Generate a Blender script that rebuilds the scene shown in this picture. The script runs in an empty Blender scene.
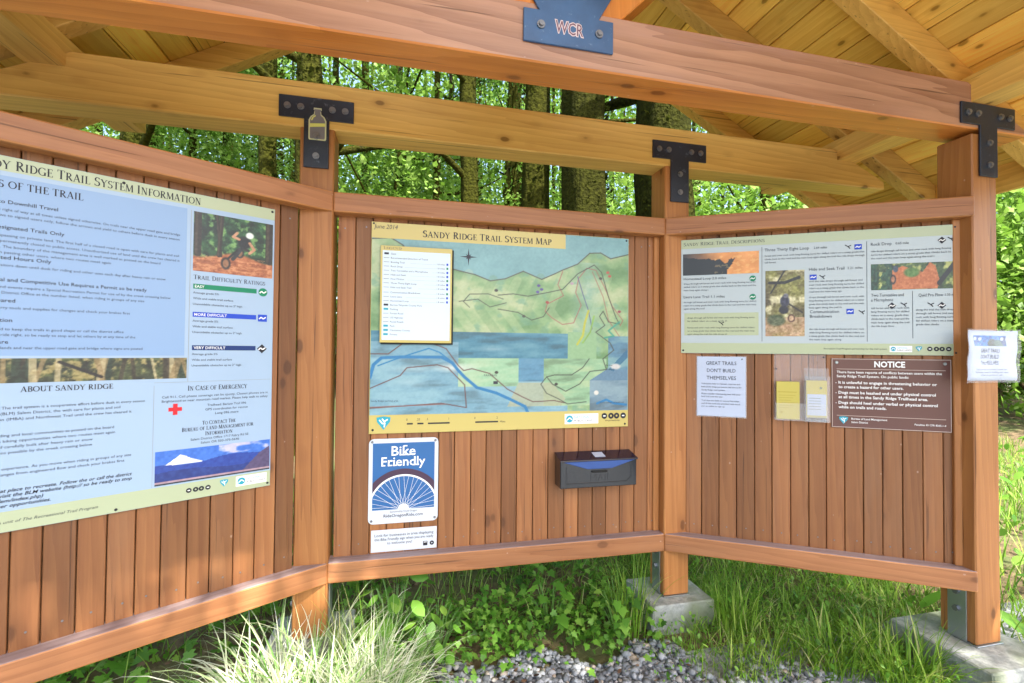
import bpy, bmesh, math, random
import numpy as np
from mathutils import Vector, Matrix
random.seed(7); np.random.seed(7)
C = bpy.context.scene
COL = C.collection
H = 1.38                                   # camera height over the gravel
# ------------------------------------------------------------------ camera
F, PITCH, ROLL, YAW = 468.012, 0.0188, 0.0091, 0.2260
fw = Vector((math.sin(YAW), math.cos(YAW), 0)); rt = Vector((math.cos(YAW), -math.sin(YAW), 0)); up = Vector((0, 0, 1))
fw, up = fw*math.cos(PITCH)+up*math.sin(PITCH), up*math.cos(PITCH)-fw*math.sin(PITCH)
rt, up = rt*math.cos(ROLL)+up*math.sin(ROLL), up*math.cos(ROLL)-rt*math.sin(ROLL)
cam = bpy.data.cameras.new('camera'); cam.sensor_width = 36; cam.lens = F/1024*36
cam.clip_start = 0.02; cam.clip_end = 600
camo = bpy.data.objects.new('camera', cam); COL.objects.link(camo)
camo.matrix_world = Matrix(((rt.x, up.x, -fw.x, 0), (rt.y, up.y, -fw.y, 0), (rt.z, up.z, -fw.z, H), (0, 0, 0, 1)))
C.camera = camo
# ------------------------------------------------------------------ light
SUN_EL, SUN_AZ = 52.0, 158.0               # azimuth clockwise from +Y: the sun stands behind the camera, to its right
w = bpy.data.worlds.new('World'); C.world = w; w.use_nodes = True
nt = w.node_tree; bg = nt.nodes['Background']
sky = nt.nodes.new('ShaderNodeTexSky'); sky.sky_type = 'NISHITA'; sky.sun_disc = False
sky.sun_elevation = math.radians(SUN_EL); sky.sun_rotation = math.radians(SUN_AZ)
sky.air_density = 1.0; sky.dust_density = 3.0; sky.ozone_density = .6
nt.links.new(sky.outputs[0], bg.inputs[0]); bg.inputs[1].default_value = 0.15
sl = bpy.data.lights.new('sun', 'SUN'); sl.energy = 3.6; sl.angle = math.radians(0.6); sl.color = (1, .95, .86)
so = bpy.data.objects.new('sun', sl); COL.objects.link(so)
sd = Vector((math.sin(math.radians(SUN_AZ))*math.cos(math.radians(SUN_EL)), math.cos(math.radians(SUN_AZ))*math.cos(math.radians(SUN_EL)), math.sin(math.radians(SUN_EL))))
so.rotation_euler = sd.to_track_quat('Z', 'Y').to_euler()
C.view_settings.view_transform = 'Standard'; C.view_settings.look = 'None'
C.view_settings.exposure = 2.08; C.view_settings.gamma = 1
try:
    C.cycles.max_bounces = 10; C.cycles.diffuse_bounces = 5; C.cycles.transparent_max_bounces = 8; C.cycles.use_denoising = True
except Exception: pass

# ------------------------------------------------------------------ helpers
def s2l(c):
    c = np.asarray(c, float)/255
    return np.where(c <= .04045, c/12.92, ((c+.055)/1.055)**2.4)
def S(r, g, b, k=1.0): return tuple(float(x)*k for x in s2l((r, g, b)))+(1.0,)

def tag(o, label=None, cat=None, group=None, kind=None):
    if label: o['label'] = label
    if cat: o['category'] = cat
    if group: o['group'] = group
    if kind: o['kind'] = kind
    return o
def thing(name, label, cat, M=None, group=None):
    o = bpy.data.objects.new(name, None); COL.objects.link(o); o.empty_display_size = .1
    if M is not None: o.matrix_world = M
    return tag(o, label, cat, group)
def link(name, me, parent=None):
    o = bpy.data.objects.new(name, me); COL.objects.link(o)
    if parent: o.parent = parent
    return o
def raw_mesh(name, V, Fc, mats=(), mi=None, attrs=None, smooth=False):
    """V (n,3) array; Fc: (m,k) array or list of index lists"""
    me = bpy.data.meshes.new(name)
    V = np.asarray(V, np.float32)
    if isinstance(Fc, np.ndarray):
        m, k = Fc.shape
        me.vertices.add(len(V)); me.vertices.foreach_set('co', V.ravel())
        me.loops.add(m*k); me.loops.foreach_set('vertex_index', Fc.astype(np.int32).ravel())
        me.polygons.add(m); me.polygons.foreach_set('loop_start', np.arange(0, m*k, k, dtype=np.int32))
        me.update(calc_edges=True)
    else:
        me.from_pydata([tuple(map(float, v)) for v in V], [], Fc); me.update()
    for m_ in mats: me.materials.append(m_)
    if mi is not None: me.polygons.foreach_set('material_index', np.asarray(mi, np.int32))
    for nme, (typ, dom, arr) in (attrs or {}).items():
        a = me.attributes.new(nme, typ, dom)
        a.data.foreach_set({'FLOAT': 'value', 'FLOAT_VECTOR': 'vector', 'FLOAT_COLOR': 'color'}[typ], np.asarray(arr, np.float32).ravel())
    if smooth: me.polygons.foreach_set('use_smooth', np.ones(len(me.polygons), bool))
    me.validate()
    return me

class MB:
    """collects solids into one mesh, carrying grain coordinates (wc) and a per-piece tint"""
    def __init__(s): s.V = []; s.F = []; s.mi = []; s.wc = []; s.t = []; s.n = 0
    def bm(s, bm, M=Matrix(), axis=0, mat=0, tint=None):
        off = Vector((random.uniform(-40, 40), random.uniform(-40, 40), random.uniform(-40, 40)))
        t = random.random() if tint is None else tint
        perm = {0: (0, 1, 2), 1: (1, 0, 2), 2: (2, 0, 1)}[axis]
        bm.verts.index_update()
        for v in bm.verts:
            s.V.append(M @ v.co); c = v.co; s.wc.append((c[perm[0]]+off.x, c[perm[1]]+off.y, c[perm[2]]+off.z)); s.t.append(t)
        for f in bm.faces: s.F.append([v.index+s.n for v in f.verts]); s.mi.append(mat)
        s.n += len(bm.verts); bm.free()
        return s
    def box(s, lo, hi, M=Matrix(), bev=.003, axis=None, mat=0, tint=None, seg=1):
        lo = Vector(lo); hi = Vector(hi); c = (lo+hi)/2; d = hi-lo
        b = bmesh.new(); bmesh.ops.create_cube(b, size=1)
        for v in b.verts: v.co = Vector((v.co.x*d.x, v.co.y*d.y, v.co.z*d.z))+c
        if bev: bmesh.ops.bevel(b, geom=b.edges[:], offset=min(bev, min(d)*.45), segments=seg, affect='EDGES', profile=.5)
        if axis is None: axis = max(range(3), key=lambda i: d[i])
        return s.bm(b, M, axis, mat, tint)
    def prism(s, poly, y0, y1, M=Matrix(), bev=.003, axis=0, mat=0, tint=None, plane='XZ'):
        """poly in X,Z extruded along Y (plane XZ) or in X,Y extruded along Z (plane XY)"""
        b = bmesh.new()
        if plane == 'XZ': P = lambda p, t: (p[0], t, p[1])
        elif plane == 'YZ': P = lambda p, t: (t, p[0], p[1])
        else: P = lambda p, t: (p[0], p[1], t)
        a = [b.verts.new(P(p, y0)) for p in poly]; z = [b.verts.new(P(p, y1)) for p in poly]; n = len(poly)
        b.faces.new(a[::-1]); b.faces.new(z)
        for i in range(n): b.faces.new((a[i], a[(i+1) % n], z[(i+1) % n], z[i]))
        bmesh.ops.recalc_face_normals(b, faces=b.faces[:])
        if bev: bmesh.ops.bevel(b, geom=b.edges[:], offset=bev, segments=1, affect='EDGES', profile=.5)
        return s.bm(b, M, axis, mat, tint)
    def cyl(s, c, r, h, M=Matrix(), n=16, mat=0, r2=None):
        b = bmesh.new(); bmesh.ops.create_cone(b, cap_ends=True, segments=n, radius1=r, radius2=r if r2 is None else r2, depth=h)
        for v in b.verts: v.co += Vector(c)
        return s.bm(b, M, 2, mat)
    def poly(s, pts, z=0.0, mat=0):
        """flat printed shape in the local XY plane"""
        for p in pts: s.V.append(Vector((p[0], p[1], z))); s.wc.append((p[0], p[1], 0)); s.t.append(.5)
        s.F.append(list(range(s.n, s.n+len(pts)))); s.mi.append(mat); s.n += len(pts)
        return s
    def stroke(s, pts, wd, z=0.0, mat=0):
        for i in range(len(pts)-1):
            p, q = Vector(pts[i]), Vector(pts[i+1]); d = (q-p)
            if d.length < 1e-7: continue
            nrm = Vector((-d.y, d.x)).normalized()*wd/2
            s.poly([p-nrm, q-nrm, q+nrm, p+nrm], z+i*2e-6, mat)
        return s
    def arc(s, c, r0, r1, a0, a1, z=0.0, mat=0, n=32):
        for i in range(n):
            a, b_ = a0+(a1-a0)*i/n, a0+(a1-a0)*(i+1)/n
            pa = [(c[0]+r*math.cos(t), c[1]+r*math.sin(t)) for r, t in ((r0, a), (r1, a), (r1, b_), (r0, b_))]
            s.poly(pa if r0 > 1e-6 else pa[1:3]+[c], z, mat)
        return s
    def build(s, name, mats, parent=None, loc=None, smooth=False):
        if not isinstance(mats, (list, tuple)): mats = [mats]
        me = raw_mesh(name, np.array([tuple(v) for v in s.V]), s.F, mats, s.mi,
                      {'wc': ('FLOAT_VECTOR', 'POINT', s.wc), 'tint': ('FLOAT', 'POINT', s.t)}, smooth)
        o = link(name, me, parent)
        if loc is not None: o.location = loc
        return o

# ------------------------------------------------------------------ materials
class NM:
    def __init__(s, name):
        s.m = bpy.data.materials.new(name); s.m.use_nodes = True; s.t = s.m.node_tree
        s.b = s.t.nodes['Principled BSDF']; s.out = s.t.nodes['Material Output']
    def n(s, typ, **k):
        nd = s.t.nodes.new('ShaderNode'+typ)
        for a, v in k.items():
            if a.startswith('i_'):
                nd.inputs[int(a[2:]) if a[2:].isdigit() else a[2:].replace('_', ' ')].default_value = v
            else: setattr(nd, a, v)
        return nd
    def l(s, a, b): s.t.links.new(a, b)
    def ramp(s, fac, stops):
        r = s.n('ValToRGB'); e = r.color_ramp.elements
        while len(e) < len(stops): e.new(.5)
        for x, (p, c) in zip(e, stops): x.position = p; x.color = c
        s.l(fac, r.inputs[0]); return r.outputs[0]
    def mix(s, fac, a, b, blend='MIX'):
        x = s.n('Mix', data_type='RGBA', blend_type=blend)
        for sock, v in ((x.inputs[0], fac), (x.inputs[6], a), (x.inputs[7], b)):
            if hasattr(v, 'links'): s.l(v, sock)
            else: sock.default_value = v
        return x.outputs[2]
    def math(s, op, a, b=0.0, c=0.0):
        x = s.n('Math', operation=op)
        for i, v in enumerate((a, b, c)):
            if hasattr(v, 'links'): s.l(v, x.inputs[i])
            else: x.inputs[i].default_value = v
        return x.outputs[0]
    def bump(s, h, st, dist=.01):
        x = s.n('Bump'); x.inputs['Strength'].default_value = st; x.inputs['Distance'].default_value = dist
        s.l(h, x.inputs['Height']); s.l(x.outputs[0], s.b.inputs['Normal'])

def plain(name, col, rough=.5, metal=0.0, spec=.5):
    m = NM(name); m.b.inputs['Base Color'].default_value = col; m.b.inputs['Roughness'].default_value = rough
    m.b.inputs['Metallic'].default_value = metal; m.b.inputs['Specular IOR Level'].default_value = spec
    return m.m

def wood(name, dark, light, rough=.5, knots=1.0, weather=None, var=.35, coarse=1.0, spec=.4, ks=1.0, ring=.20):
    m = NM(name)
    at = m.n('Attribute', attribute_name='wc'); ti = m.n('Attribute', attribute_name='tint')
    def mp(sc, src=at.outputs['Vector']):
        x = m.n('Mapping'); x.inputs['Scale'].default_value = sc; m.l(src, x.inputs[0]); return x.outputs[0]
    n1 = m.n('Texture'.replace('Texture', 'TexNoise')); n1.inputs['Scale'].default_value = 1; n1.inputs['Detail'].default_value = 5; n1.inputs['Distortion'].default_value = .5
    m.l(mp((1.1, 30*coarse, 30*coarse)), n1.inputs['Vector'])
    wv = m.n('TexWave', wave_type='BANDS', bands_direction='DIAGONAL', wave_profile='SAW'); wv.inputs['Scale'].default_value = 1.6
    wv.inputs['Distortion'].default_value = 9; wv.inputs['Detail'].default_value = 3; wv.inputs['Detail Scale'].default_value = .8
    m.l(mp((.55, 11*coarse, 11*coarse)), wv.inputs['Vector'])
    fi = m.n('TexNoise'); fi.inputs['Scale'].default_value = 1; fi.inputs['Detail'].default_value = 3
    m.l(mp((7, 170, 170)), fi.inputs['Vector'])
    g = m.math('ADD', m.math('MULTIPLY', n1.outputs[0], .60), m.math('MULTIPLY', wv.outputs[0], ring))
    g = m.math('ADD', g, m.math('MULTIPLY', fi.outputs[0], .26))
    col = m.ramp(g, [(.2, dark), (.85, light)])
    # knots
    vo = m.n('TexVoronoi', feature='F1'); vo.inputs['Scale'].default_value = 1; m.l(mp((3.6*ks, 7.0*ks, 7.0*ks)), vo.inputs['Vector'])
    kn = m.n('TexNoise'); kn.inputs['Scale'].default_value = 20; m.l(at.outputs['Vector'], kn.inputs['Vector'])
    kd = m.math('ADD', vo.outputs[0], m.math('MULTIPLY', m.math('SUBTRACT', kn.outputs[0], .5), .07))
    kf = m.ramp(kd, [(.085, (1, 1, 1, 1)), (.125, (0, 0, 0, 1))])
    kcol = tuple(c*.28 for c in dark[:3])+(1,)
    col = m.mix(m.math('MULTIPLY', kf, .85*knots), col, kcol)
    halo = m.ramp(kd, [(.12, (1, 1, 1, 1)), (.26, (0, 0, 0, 1))]); col = m.mix(m.math('MULTIPLY', halo, .35*knots), col, tuple(c*.8 for c in dark[:3])+(1,))
    ck = m.n('TexNoise'); ck.inputs['Scale'].default_value = 1; ck.inputs['Detail'].default_value = 2; m.l(mp((1.3, 75, 75)), ck.inputs['Vector'])
    ckf = m.ramp(ck.outputs[0], [(.665, (0, 0, 0, 1)), (.70, (1, 1, 1, 1))]); col = m.mix(m.math('MULTIPLY', ckf, .6), col, tuple(c*.3 for c in dark[:3])+(1,))
    # per-board tint and blotches
    tv = m.math('ADD', m.math('MULTIPLY', ti.outputs['Fac'], var), 1-var/2)
    bl = m.n('TexNoise'); bl.inputs['Scale'].default_value = 1; bl.inputs['Detail'].default_value = 4; m.l(mp((1.6, 5, 5)), bl.inputs['Vector'])
    tv = m.math('MULTIPLY', tv, m.math('ADD', m.math('MULTIPLY', bl.outputs[0], .5), .75))
    tc = m.n('CombineColor'); [m.l(tv, tc.inputs[i]) for i in range(3)]
    col = m.mix(1.0, col, tc.outputs[0], 'MULTIPLY')
    if weather:
        wn = m.n('TexNoise'); wn.inputs['Scale'].default_value = 1; wn.inputs['Detail'].default_value = 6; wn.inputs['Roughness'].default_value = .65
        m.l(mp((1.1, 6, 6)), wn.inputs['Vector'])
        wf = m.ramp(wn.outputs[0], [(.5, (0, 0, 0, 1)), (.75, (1, 1, 1, 1))])
        col = m.mix(m.math('MULTIPLY', wf, weather[1]), col, weather[0])
        sp = m.n('TexVoronoi', feature='F1'); sp.inputs['Scale'].default_value = 1; m.l(mp((9, 13, 13)), sp.inputs['Vector'])
        sf = m.ramp(sp.outputs[0], [(.035, (1, 1, 1, 1)), (.055, (0, 0, 0, 1))])
        col = m.mix(m.math('MULTIPLY', sf, .35), col, S(205, 180, 165))
    m.l(col, m.b.inputs['Base Color'])
    m.b.inputs['Roughness'].default_value = rough; m.b.inputs['Specular IOR Level'].default_value = spec
    m.bump(m.math('SUBTRACT', g, ckf), .3, .004)
    return m.m

M_BOARD = wood('stained_cedar_boards', S(116, 70, 40), S(154, 104, 62), rough=.5, knots=.7, weather=(S(140, 104, 76), .45), var=.62)
M_RAIL = wood('stained_rail_wood', S(144, 88, 48), S(192, 132, 76), rough=.42, weather=(S(160, 116, 76), .3), var=.2)
M_BEAM = wood('stained_beam_wood', S(184, 102, 36), S(226, 146, 66), rough=.36, weather=(S(170, 116, 80), .3), var=.12, coarse=.7, spec=.5)
M_PINE = wood('pale_pine_timber', S(192, 142, 66), S(234, 192, 104), rough=.5, var=.3, knots=1.2, ks=1.35)
M_DECK = wood('pine_roof_boards', S(222, 168, 66), S(252, 214, 108), rough=.5, var=.5, knots=1.2, ks=1.5)
M_POST = wood('stained_post_wood', S(140, 86, 44), S(184, 126, 72), rough=.45, weather=(S(156, 112, 72), .25), var=.2)
M_BEAMSKY = wood('sky_tinted_beam_face', S(140, 94, 70), S(190, 142, 112), rough=.42, weather=(S(166, 126, 122), .5), var=.12, coarse=.7, spec=.6, knots=.4, ring=.42)  # blue sky reflection painted as a mauve tone on the beam's front face
M_RAILSKY = wood('sky_tinted_rail_face', S(134, 84, 52), S(178, 122, 80), rough=.45, weather=(S(164, 122, 88), .35), var=.15, knots=.6)  # skylight tint put into the colour of the rails' front faces
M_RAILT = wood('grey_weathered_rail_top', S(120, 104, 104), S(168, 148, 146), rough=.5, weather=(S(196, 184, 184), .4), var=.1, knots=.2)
def reface(o, tests):
    """give the faces turned a certain way the slot of another material"""
    for m_, f in tests:
        o.data.materials.append(m_); k = len(o.data.materials)-1
        for p_ in o.data.polygons:
            if f(p_.normal): p_.material_index = k
    return o
def scuffed(name, c, c2):
    m = NM(name); tc = m.n('TexCoord'); n1 = m.n('TexNoise'); n1.inputs['Scale'].default_value = 40; n1.inputs['Detail'].default_value = 8; n1.inputs['Roughness'].default_value = .7; m.l(tc.outputs['Object'], n1.inputs['Vector'])
    n2 = m.n('TexNoise'); n2.inputs['Scale'].default_value = 7; n2.inputs['Detail'].default_value = 4; m.l(tc.outputs['Object'], n2.inputs['Vector'])
    m.l(m.mix(m.ramp(n1.outputs[0], [(.60, (0, 0, 0, 1)), (.68, (.7, .7, .7, 1))]), m.ramp(n2.outputs[0], [(.35, c), (.7, tuple(x*1.6 for x in c[:3])+(1,))]), c2), m.b.inputs['Base Color'])
    m.l(m.math('ADD', m.math('MULTIPLY', n2.outputs[0], .3), .25), m.b.inputs['Roughness']); m.bump(n1.outputs[0], .25, .002); return m.m
M_IRON = scuffed('black_painted_steel', S(28, 36, 48), S(96, 104, 116))
M_BLUE = scuffed('blue_painted_steel', S(50, 80, 116), S(120, 146, 172))
M_ZINC = plain('galvanised_steel', S(168, 176, 178), .38, .85)
M_BOLT = plain('weathered_bolt_steel', S(128, 130, 134), .4, .7)
M_SHING = plain('brown_roof_metal', S(70, 56, 46), .6)

def speck(name, c1, c2, sc, rough=.8, bump=.3, dist=.01, c3=None, coord='Object'):
    m = NM(name); tc = m.n('TexCoord')
    n1 = m.n('TexNoise'); n1.inputs['Scale'].default_value = sc; n1.inputs['Detail'].default_value = 8; n1.inputs['Roughness'].default_value = .65
    m.l(tc.outputs[coord], n1.inputs['Vector'])
    n2 = m.n('TexNoise'); n2.inputs['Scale'].default_value = sc*.13; n2.inputs['Detail'].default_value = 4; m.l(tc.outputs[coord], n2.inputs['Vector'])
    col = m.ramp(n1.outputs[0], [(.3, c1), (.7, c2)])
    if c3: col = m.mix(m.ramp(n2.outputs[0], [(.45, (0, 0, 0, 1)), (.62, (1, 1, 1, 1))]), col, c3)
    m.l(col, m.b.inputs['Base Color']); m.b.inputs['Roughness'].default_value = rough
    m.bump(n1.outputs[0], bump, dist); return m.m
M_CONC = speck('old_concrete', S(122, 126, 122), S(176, 178, 172), 34, .85, .6, .012, S(112, 120, 96))
M_SOIL = speck('forest_soil', S(74, 60, 42), S(130, 110, 80), 14, .95, .8, .03, S(84, 98, 50))
M_GRAVB = speck('gravel_bed', S(104, 106, 112), S(160, 162, 166), 60, .9, .8, .02)

def tinted(name, stops, rough=.5, trans=0.0, spec=.3, noise=0.0):
    m = NM(name); a = m.n('Attribute', attribute_name='tint')
    col = m.ramp(a.outputs['Fac'], stops)
    m.l(col, m.b.inputs['Base Color']); m.b.inputs['Roughness'].default_value = rough; m.b.inputs['Specular IOR Level'].default_value = spec
    if trans:
        tr_ = m.n('BsdfTranslucent'); m.l(col, tr_.inputs[0]); mx = m.n('MixShader'); mx.inputs[0].default_value = trans
        m.l(m.b.outputs[0], mx.inputs[1]); m.l(tr_.outputs[0], mx.inputs[2]); m.l(mx.outputs[0], m.out.inputs[0])
    return m.m
def G(r, g, b): return (r, g, b, 1)
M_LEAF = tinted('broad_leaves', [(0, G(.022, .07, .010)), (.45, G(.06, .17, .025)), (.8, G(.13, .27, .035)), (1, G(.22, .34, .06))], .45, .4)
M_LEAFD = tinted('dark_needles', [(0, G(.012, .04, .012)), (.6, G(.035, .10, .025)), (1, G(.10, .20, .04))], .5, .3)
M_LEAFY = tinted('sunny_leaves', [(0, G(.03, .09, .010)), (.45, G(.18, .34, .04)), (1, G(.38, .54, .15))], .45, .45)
M_COVER = tinted('ground_cover_leaves', [(0, G(.05, .15, .018)), (.5, G(.15, .36, .04)), (1, G(.32, .52, .09))], .4, .4)
M_GRASS = tinted('green_grass', [(0, G(.08, .19, .018)), (.6, G(.22, .40, .04)), (.9, G(.38, .52, .08)), (1, G(.6, .56, .28))], .5, .35)
M_STRAW = tinted('bleached_grass', [(0, G(.12, .32, .05)), (.35, G(.36, .50, .20)), (.6, G(.62, .66, .44)), (1, G(.82, .82, .72))], .5, .3)
M_MOSS = tinted('trunk_moss', [(0, G(.012, .018, .004)), (.6, G(.045, .055, .010)), (1, G(.12, .14, .025))], .8, .2, .05)
M_STONE = tinted('crushed_stone', [(0, S(84, 87, 90)), (.5, S(130, 134, 138)), (.9, S(160, 164, 168)), (1, S(168, 154, 136))], .85)

def bark(name, c1, c2, moss, mossamt):
    m = NM(name); tc = m.n('TexCoord')
    mp = m.n('Mapping'); mp.inputs['Scale'].default_value = (9, 9, 1.3); m.l(tc.outputs['Object'], mp.inputs[0])
    n1 = m.n('TexNoise'); n1.inputs['Scale'].default_value = 1.6; n1.inputs['Detail'].default_value = 6; m.l(mp.outputs[0], n1.inputs['Vector'])
    n2 = m.n('TexNoise'); n2.inputs['Scale'].default_value = 1.1; n2.inputs['Detail'].default_value = 7; n2.inputs['Roughness'].default_value = .7; m.l(tc.outputs['Object'], n2.inputs['Vector'])
    n3 = m.n('TexNoise'); n3.inputs['Scale'].default_value = 22; n3.inputs['Detail'].default_value = 4; m.l(tc.outputs['Object'], n3.inputs['Vector'])
    col = m.ramp(n1.outputs[0], [(.35, c1), (.65, c2)])
    mc = m.ramp(n3.outputs[0], [(.3, tuple(x*.35 for x in moss[:3])+(1,)), (.7, moss)])
    f = m.ramp(n2.outputs[0], [(.62-mossamt*.5, (0, 0, 0, 1)), (.70-mossamt*.5, (1, 1, 1, 1))])
    m.l(m.mix(f, col, mc), m.b.inputs['Base Color']); m.b.inputs['Roughness'].default_value = .95; m.b.inputs['Specular IOR Level'].default_value = .08
    m.bump(m.math('ADD', n1.outputs[0], n3.outputs[0]), .9, .05); return m.m
M_MOSSY = bark('mossy_bark', S(24, 19, 14), S(46, 38, 28), S(60, 62, 16), .6)
M_GREYB = bark('grey_furrowed_bark', S(26, 22, 18), S(92, 86, 80), S(54, 56, 16), .62)
M_PALEB = bark('pale_alder_bark', S(50, 44, 36), S(116, 108, 94), S(60, 66, 22), .45)
M_TWIG = plain('brown_twig', S(84, 66, 44), .9)

def ink(name, c, rough=.5): return plain(name, c, rough, 0, .35)
def glossy(name, c, rough=.22):
    m = NM(name); m.b.inputs['Base Color'].default_value = c; m.b.inputs['Roughness'].default_value = .55
    m.b.inputs['Coat Weight'].default_value = .55; m.b.inputs['Coat Roughness'].default_value = rough; return m.m
M_WHT2 = glossy('bright_white_enamel', S(204, 210, 220))
M_WHITE = glossy('white_sign_laminate', S(154, 178, 204))
M_CREAM = glossy('cream_sign_band', S(190, 188, 136))
M_YELB = glossy('yellow_sign_band', S(192, 174, 94))
M_SAGE = glossy('sage_sign_band', S(172, 182, 146))
M_PALEB2 = glossy('pale_green_box_print', S(200, 214, 200))
M_WHR = glossy('warm_white_laminate', S(176, 188, 192))
M_PAPER = plain('white_paper', S(186, 196, 216), .6)
M_INK = ink('dark_ink', S(38, 38, 46)); M_GREY = ink('grey_ink', S(52, 55, 66)); M_RULE = ink('rule_grey', S(150, 158, 166))
M_WINK = ink('white_ink', S(240, 240, 238)); M_RED = ink('red_ink', S(214, 34, 44)); M_GRN = ink('green_ink', S(20, 128, 92))
M_BLUI = ink('royal_blue_ink', S(34, 72, 190)); M_NAVY = ink('navy_ink', S(24, 52, 110)); M_TEAL = ink('teal_ink', S(44, 158, 180))
M_BROWN = glossy('brown_sign_enamel', S(92, 52, 44), .2)
M_BIKEB = glossy('bright_blue_print', S(4, 90, 154)); M_TYRE = ink('tyre_print', S(72, 52, 72))
M_YPAP = plain('yellow_paper', S(192, 178, 84), .6)
m_ = NM('clear_acrylic'); m_.b.inputs['Base Color'].default_value = (.95, .95, .97, 1); m_.b.inputs['Roughness'].default_value = .08
m_.b.inputs['Alpha'].default_value = .10; M_ACR = m_.m
m_ = NM('clear_plastic_sleeve'); m_.b.inputs['Base Color'].default_value = (.92, .93, .95, 1); m_.b.inputs['Roughness'].default_value = .12
m_.b.inputs['Alpha'].default_value = .18; M_SLV = m_.m
m_ = NM('printed_colours'); a_ = m_.n('Attribute', attribute_name='col'); m_.l(a_.outputs['Color'], m_.b.inputs['Base Color'])
m_.b.inputs['Roughness'].default_value = .55; m_.b.inputs['Coat Weight'].default_value = .55; m_.b.inputs['Coat Roughness'].default_value = .25; M_PRINT = m_.m

# ------------------------------------------------------------------ kiosk geometry
D, XA, XB, LC = 2.1524, -0.3093, 1.2955, 1.2615
TR, TL = 0.5341, 0.5362
ZTT, ZTB, ZBT, ZBB = .6861+H, .5978+H, -.9232+H, -1.0112+H
XC, YC = XB+LC*math.cos(TR), D-LC*math.sin(TR)
XD, YD = XA-LC*math.cos(TL), D-LC*math.sin(TL)
X0 = .536
def fm(o, u, n):
    return Matrix(((u[0], 0, n[0], o[0]), (u[1], 0, n[1], o[1]), (0, 1, 0, o[2]), (0, 0, 0, 1)))
# panel frames: local x along the wall, local y up (height relative to the camera's), local z out of the wall
FR = {'C': fm((XA, D, H), (1, 0), (0, -1)),
      'R': fm((XB, D, H), (math.cos(TR), -math.sin(TR)), (-math.sin(TR), -math.cos(TR))),
      'L': fm((XA, D, H), (math.cos(TL), math.sin(TL)), (math.sin(TL), -math.cos(TL)))}
BOFF = -.06                                # board faces behind the rail faces

kiosk = thing('trailhead_kiosk', 'open wooden trailhead kiosk with three angled plank walls under a pine gable roof', 'kiosk', Matrix.Translation((X0, 1.9, .0)))
KL = (-X0, -1.9, 0)
def kpart(mb, name, mats): return mb.build(name, mats, kiosk, KL)

# posts (with their steel straps)
ZP = .138
post_xy = [('A', XA-.14, D), ('B', XB, D), ('C', XC, YC), ('D', XD-.14, YC)]
posts = {}
for k, px, py in post_xy:
    b = MB(); b.box((px, py+.002, ZP+.006), (px+.14, py+.142, .960+H), bev=.005, axis=2)
    posts[k] = kpart(b, 'post', M_POST)
    s_ = MB(); s_.box((px-.007, py+.035, ZP+.004), (px-.001, py+.107, .39), bev=.001)
    s_.box((px-.004, py-.004, ZP+.001), (px+.144, py+.146, ZP+.005), bev=.001)
    for zz in (.345, .27):
        s_.cyl((0, 0, 0), .013, .012, Matrix.Translation((px-.012, py+.071, zz)) @ Matrix.Rotation(math.pi/2, 4, 'Y'), n=6, mat=1)
    s_.box((px+.141, py+.035, ZP+.004), (px+.147, py+.107, .39), bev=.001)
    o = s_.build('steel_bracket', [M_ZINC, M_BOLT], posts[k])
# rails
def rail(v0, v1, fr, u0, u1, cut0, cut1, name):
    """4x4 rail: front face in the rail plane, mitred ends (cut = back-face shift of u)"""
    b = MB(); d = .089
    b.prism([(u0, 0), (u1, 0), (u1+cut1, -d), (u0+cut0, -d)], 0, 1, bev=0, plane='XZ')
    b.V = [Vector((v.x, v0+(v1-v0)*v.y, v.z)) for v in b.V]
    bm_ = bmesh.new(); vs = [bm_.verts.new(v) for v in b.V]
    for f in b.F: bm_.faces.new([vs[i] for i in f])
    bmesh.ops.recalc_face_normals(bm_, faces=bm_.faces[:])
    bmesh.ops.bevel(bm_, geom=bm_.edges[:], offset=.006, segments=2, affect='EDGES', profile=.5)
    q = MB(); q.bm(bm_, fr, 0); return reface(kpart(q, name, M_RAIL), [(M_RAILSKY, lambda n: n.y < -.6 and abs(n.z) < .3), (M_RAILT, lambda n: n.z > .8)])
mc = .089*math.tan(TR/2)
for zt, zb, nm in ((ZTT-H, ZTB-H, 'top_rail'), (ZBT-H, ZBB-H, 'bottom_rail')):
    rail(zb, zt, FR['C'], .0006, XB-XA-.0006, -mc, mc, nm)
    rail(zb, zt, FR['R'], .0006, LC+.004, -mc, .05, nm)
    rail(zb, zt, FR['L'], -LC-.004, -.0006, -.05, mc, nm)
# plank walls
def planks(fr, u0, u1, pitch):
    b = MB(); u = u0
    while u < u1-.01:
        p = pitch*random.uniform(.93, 1.07); e = min(u+p, u1)
        b.box((u+.0016, ZBT-H-.02, BOFF-.024+random.uniform(-.001, .001)), (e-.0016, ZTB-H+.02, BOFF+random.uniform(-.0012, .0012)), fr, bev=.0022, axis=1)
        for zn in (ZTB-H-.05, ZBT-H+.05):
            b.cyl(((u+e)/2+random.uniform(-.012, .012), zn+random.uniform(-.006, .006), BOFF+.0016), .0032, .0016, fr, n=8, mat=1)
        u = e
    b.box((u0, ZBT-H-.015, BOFF-.036), (u1, ZTB-H+.015, BOFF-.026), fr, bev=0, axis=1, tint=0)
    return kpart(b, 'plank_wall', [M_BOARD, M_BOLT])
planks(FR['C'], .012, XB-XA-.03, .0775)
planks(FR['R'], .104, LC-.02, .0775)
planks(FR['L'], -LC+.02, -.124, .0745)
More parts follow.
